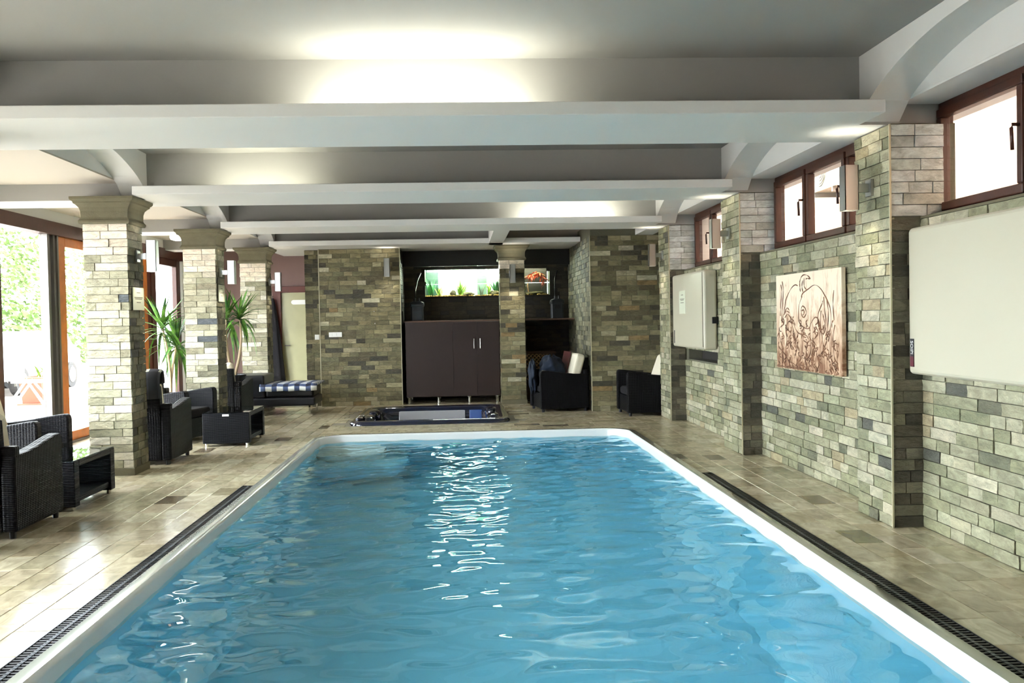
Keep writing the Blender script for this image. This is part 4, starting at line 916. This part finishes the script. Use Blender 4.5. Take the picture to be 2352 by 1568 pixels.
m_ = mat('red leaf', (206, 84, 28), .6, var=.4, vscale=20, rgb2=(130, 30, 16)); me = leaf_mesh(.14, .02, .8, m_)
for i in range(46):
    q = rnd.random(); o = bpy.data.objects.new('leaf', me); col.objects.link(o); o.parent = t2; o.location = (-.1 + .33 * q, rnd.uniform(-.08, .04), .3 + .14 * math.sin(math.pi * q) - .12 * q * rnd.random()); o.rotation_euler = (rnd.uniform(-.6, .6), rnd.uniform(-.5, .9), rnd.uniform(0, 6.3))
o = MB().box(-1.09, 2.03, 17.55, 17.6, 2.5, 2.789).build('valance', BLACKBOARD); tag(o, 'black valance board over the aquarium, added to keep the niche top dark', 'valance')  # black sheet added in front; stands in for the unlit niche top

# ------------------------------------------------------------------ outside
struct('ground', MB().box(-60, WALLX - .2, -25, 80, -.3, -.06), PATIO, 'pale sunlit paving outside the glass doors', 'ground')
struct('ground_alley', MB().box(3.6, 12, -6, 24, -.3, 1.2), PATIO, 'paving in the narrow alley outside the high windows', 'ground')
struct('neighbour_wall', MB().box(5.1, 5.4, -6, 24, 1.2, 6.5), PEACH, 'peach rendered wall of the neighbouring building outside the high windows', 'wall')
struct('window_well_kerb', MB().box(3.95, 4.3, -3, 20, 1.2, 2.3), PATIO, 'white kerb outside below the high windows', 'kerb')
t = thing('air_conditioner', 'white air conditioner on the peach wall outside the middle high window', 'air conditioner', (4.82, 11.9, 3.1))
MB().box(-.14, .2, -.42, .42, -.02, .52).build('casing', WHITEP, t, bevel=.015)
for r_ in (.06, .1, .14, .18, .21): MB().tube([(-.145, .1 + r_ * math.cos(a), .25 + r_ * math.sin(a)) for a in [2 * math.pi * i / 24 for i in range(25)]], .005, 5).build('grille_ring', INK, t)
for y in (-.3, .3): MB().box(-.14, .27, y - .02, y + .02, -.08, -.02).build('bracket', ALU, t)
MB().tube([(-.05, .42, .05), (-.05, .5, -.1), (.1, .5, -.4)], .015, 8).build('pipe', WHITE, t)

def bush(x, y, z, rx, ry, rz_, n, label, cat='bush'):
    t = thing('hedge_bush' if cat == 'bush' else 'garden_tree', label, cat, (x, y, -.06), group='greenery outside'); b = MB()
    for i in range(n):
        d = Vector((rnd.gauss(0, 1), rnd.gauss(0, 1), rnd.gauss(0, 1))).normalized() * rnd.uniform(.55, 1) ; c = Vector((d.x * rx, d.y * ry, z + .06 + d.z * rz_))
        a = Vector((rnd.gauss(0, 1), rnd.gauss(0, 1), rnd.gauss(0, 1))).normalized(); u_ = a.cross(Vector((.3, .5, .8))).normalized() * .13; w = a.cross(u_).normalized() * .07
        b.quadset([c - u_, c + w, c + u_, c - w], [(0, 1, 2, 3)])
    f = b.build('foliage', HEDGE, t); f['kind'] = 'stuff'
    MB().tube([(0, 0, 0), (.05, 0, z)], .09, 8).build('trunk', TRUNK, t)
bush(-14.5, 25, 1.2, 1.4, 3.2, 1.3, 2200, 'green hedge bush seen through the clear glass panel'); bush(-15, 32, 1.2, 1.4, 3.6, 1.4, 2200, 'green hedge bush seen past the orange-brown door leaf'); bush(-16, 40, 1.4, 1.5, 4, 1.6, 1800, 'pale hedge bush seen through the dark brown door leaf')
bush(-18, 29, 4.8, 2.2, 2.6, 2.2, 2400, 'leafy tree above the hedge outside the clear glass panel', 'tree'); bush(-19, 38, 4.4, 2.4, 3, 2.2, 2200, 'leafy tree outside the orange-brown door leaf', 'tree'); bush(-21, 50, 4.6, 2.6, 3, 2.4, 1800, 'leafy tree outside the dark brown door leaf', 'tree')
t = thing('planter', 'terracotta trough planter on the sunny patio', 'planter', (-8.75, 20.0, -.06))
MB().rings([[(-.22 * f, -.62 * f, z), (.22 * f, -.62 * f, z), (.22 * f, .62 * f, z), (-.22 * f, .62 * f, z)] for f, z in ((.88, .03), (1, .5), (1.06, .5), (1.06, .56), (.9, .56), (.88, .5))]).build('trough', TERRA, t, bevel=.01)
MB().box(-.25, .25, -.66, .66, 0, .03).build('saucer', TERRA, t)
me = leaf_mesh(.4, .03, .3, LEAF)
for i in range(9):
    o = bpy.data.objects.new('leaf', me); col.objects.link(o); o.parent = t; o.location = (0, -.3 + .07 * i, .54); o.rotation_euler = (0, -math.radians(rnd.uniform(50, 88)), i * 2.4)
t = thing('garden_chair', 'white metal garden chair frame on the patio in front of the planter', 'chair', (-7.9, 17.6, -.06))
for pts in ([(-.3, -.35, 0), (0, 0, .6), (.3, .4, 0)], [(-.5, -.1, 0), (-.15, .1, .6), (.0, .6, 0)]): MB().tube(pts, .03, 8).build('leg_frame', WHITE, t)
MB().box(-.3, .25, -.2, .3, .56, .6).build('seat', WHITE, t, bevel=.01); MB().box(-.32, -.27, -.2, .3, .6, 1.05).build('backrest', WHITE, t, bevel=.01)
t = thing('car', 'white car parked beyond the patio outside the glass doors', 'car', (-11.1, 23.6, -.06))
prof = [(-2.1, .35), (-2.1, .75), (-1.9, .9), (-1.0, .98), (-.45, 1.45), (1.2, 1.48), (1.75, 1.05), (2.1, 1.0), (2.15, .4)]
MB().prism(prof, -.85, .85, 'x').build('body', CARW, t, bevel=.06, seg=3)
MB().prism([(-.85, 1.0), (-.4, 1.38), (.3, 1.4), (.3, 1.0)], .83, .862, 'x').prism([(.36, 1.0), (.36, 1.4), (1.1, 1.4), (1.5, 1.02)], .83, .862, 'x').build('side_window', CARG, t)
for y in (-1.35, 1.4):
    for x in (.72, -.9):
        wv = MB(); wv.tube([(x, y, .33), (x + .18, y, .33)], .33, 24, 0); wv.tube([(x + .181, y, .33), (x + .19, y, .33)], .2, 18, 1); wv.build('wheel', [TYRE, ALU], t)
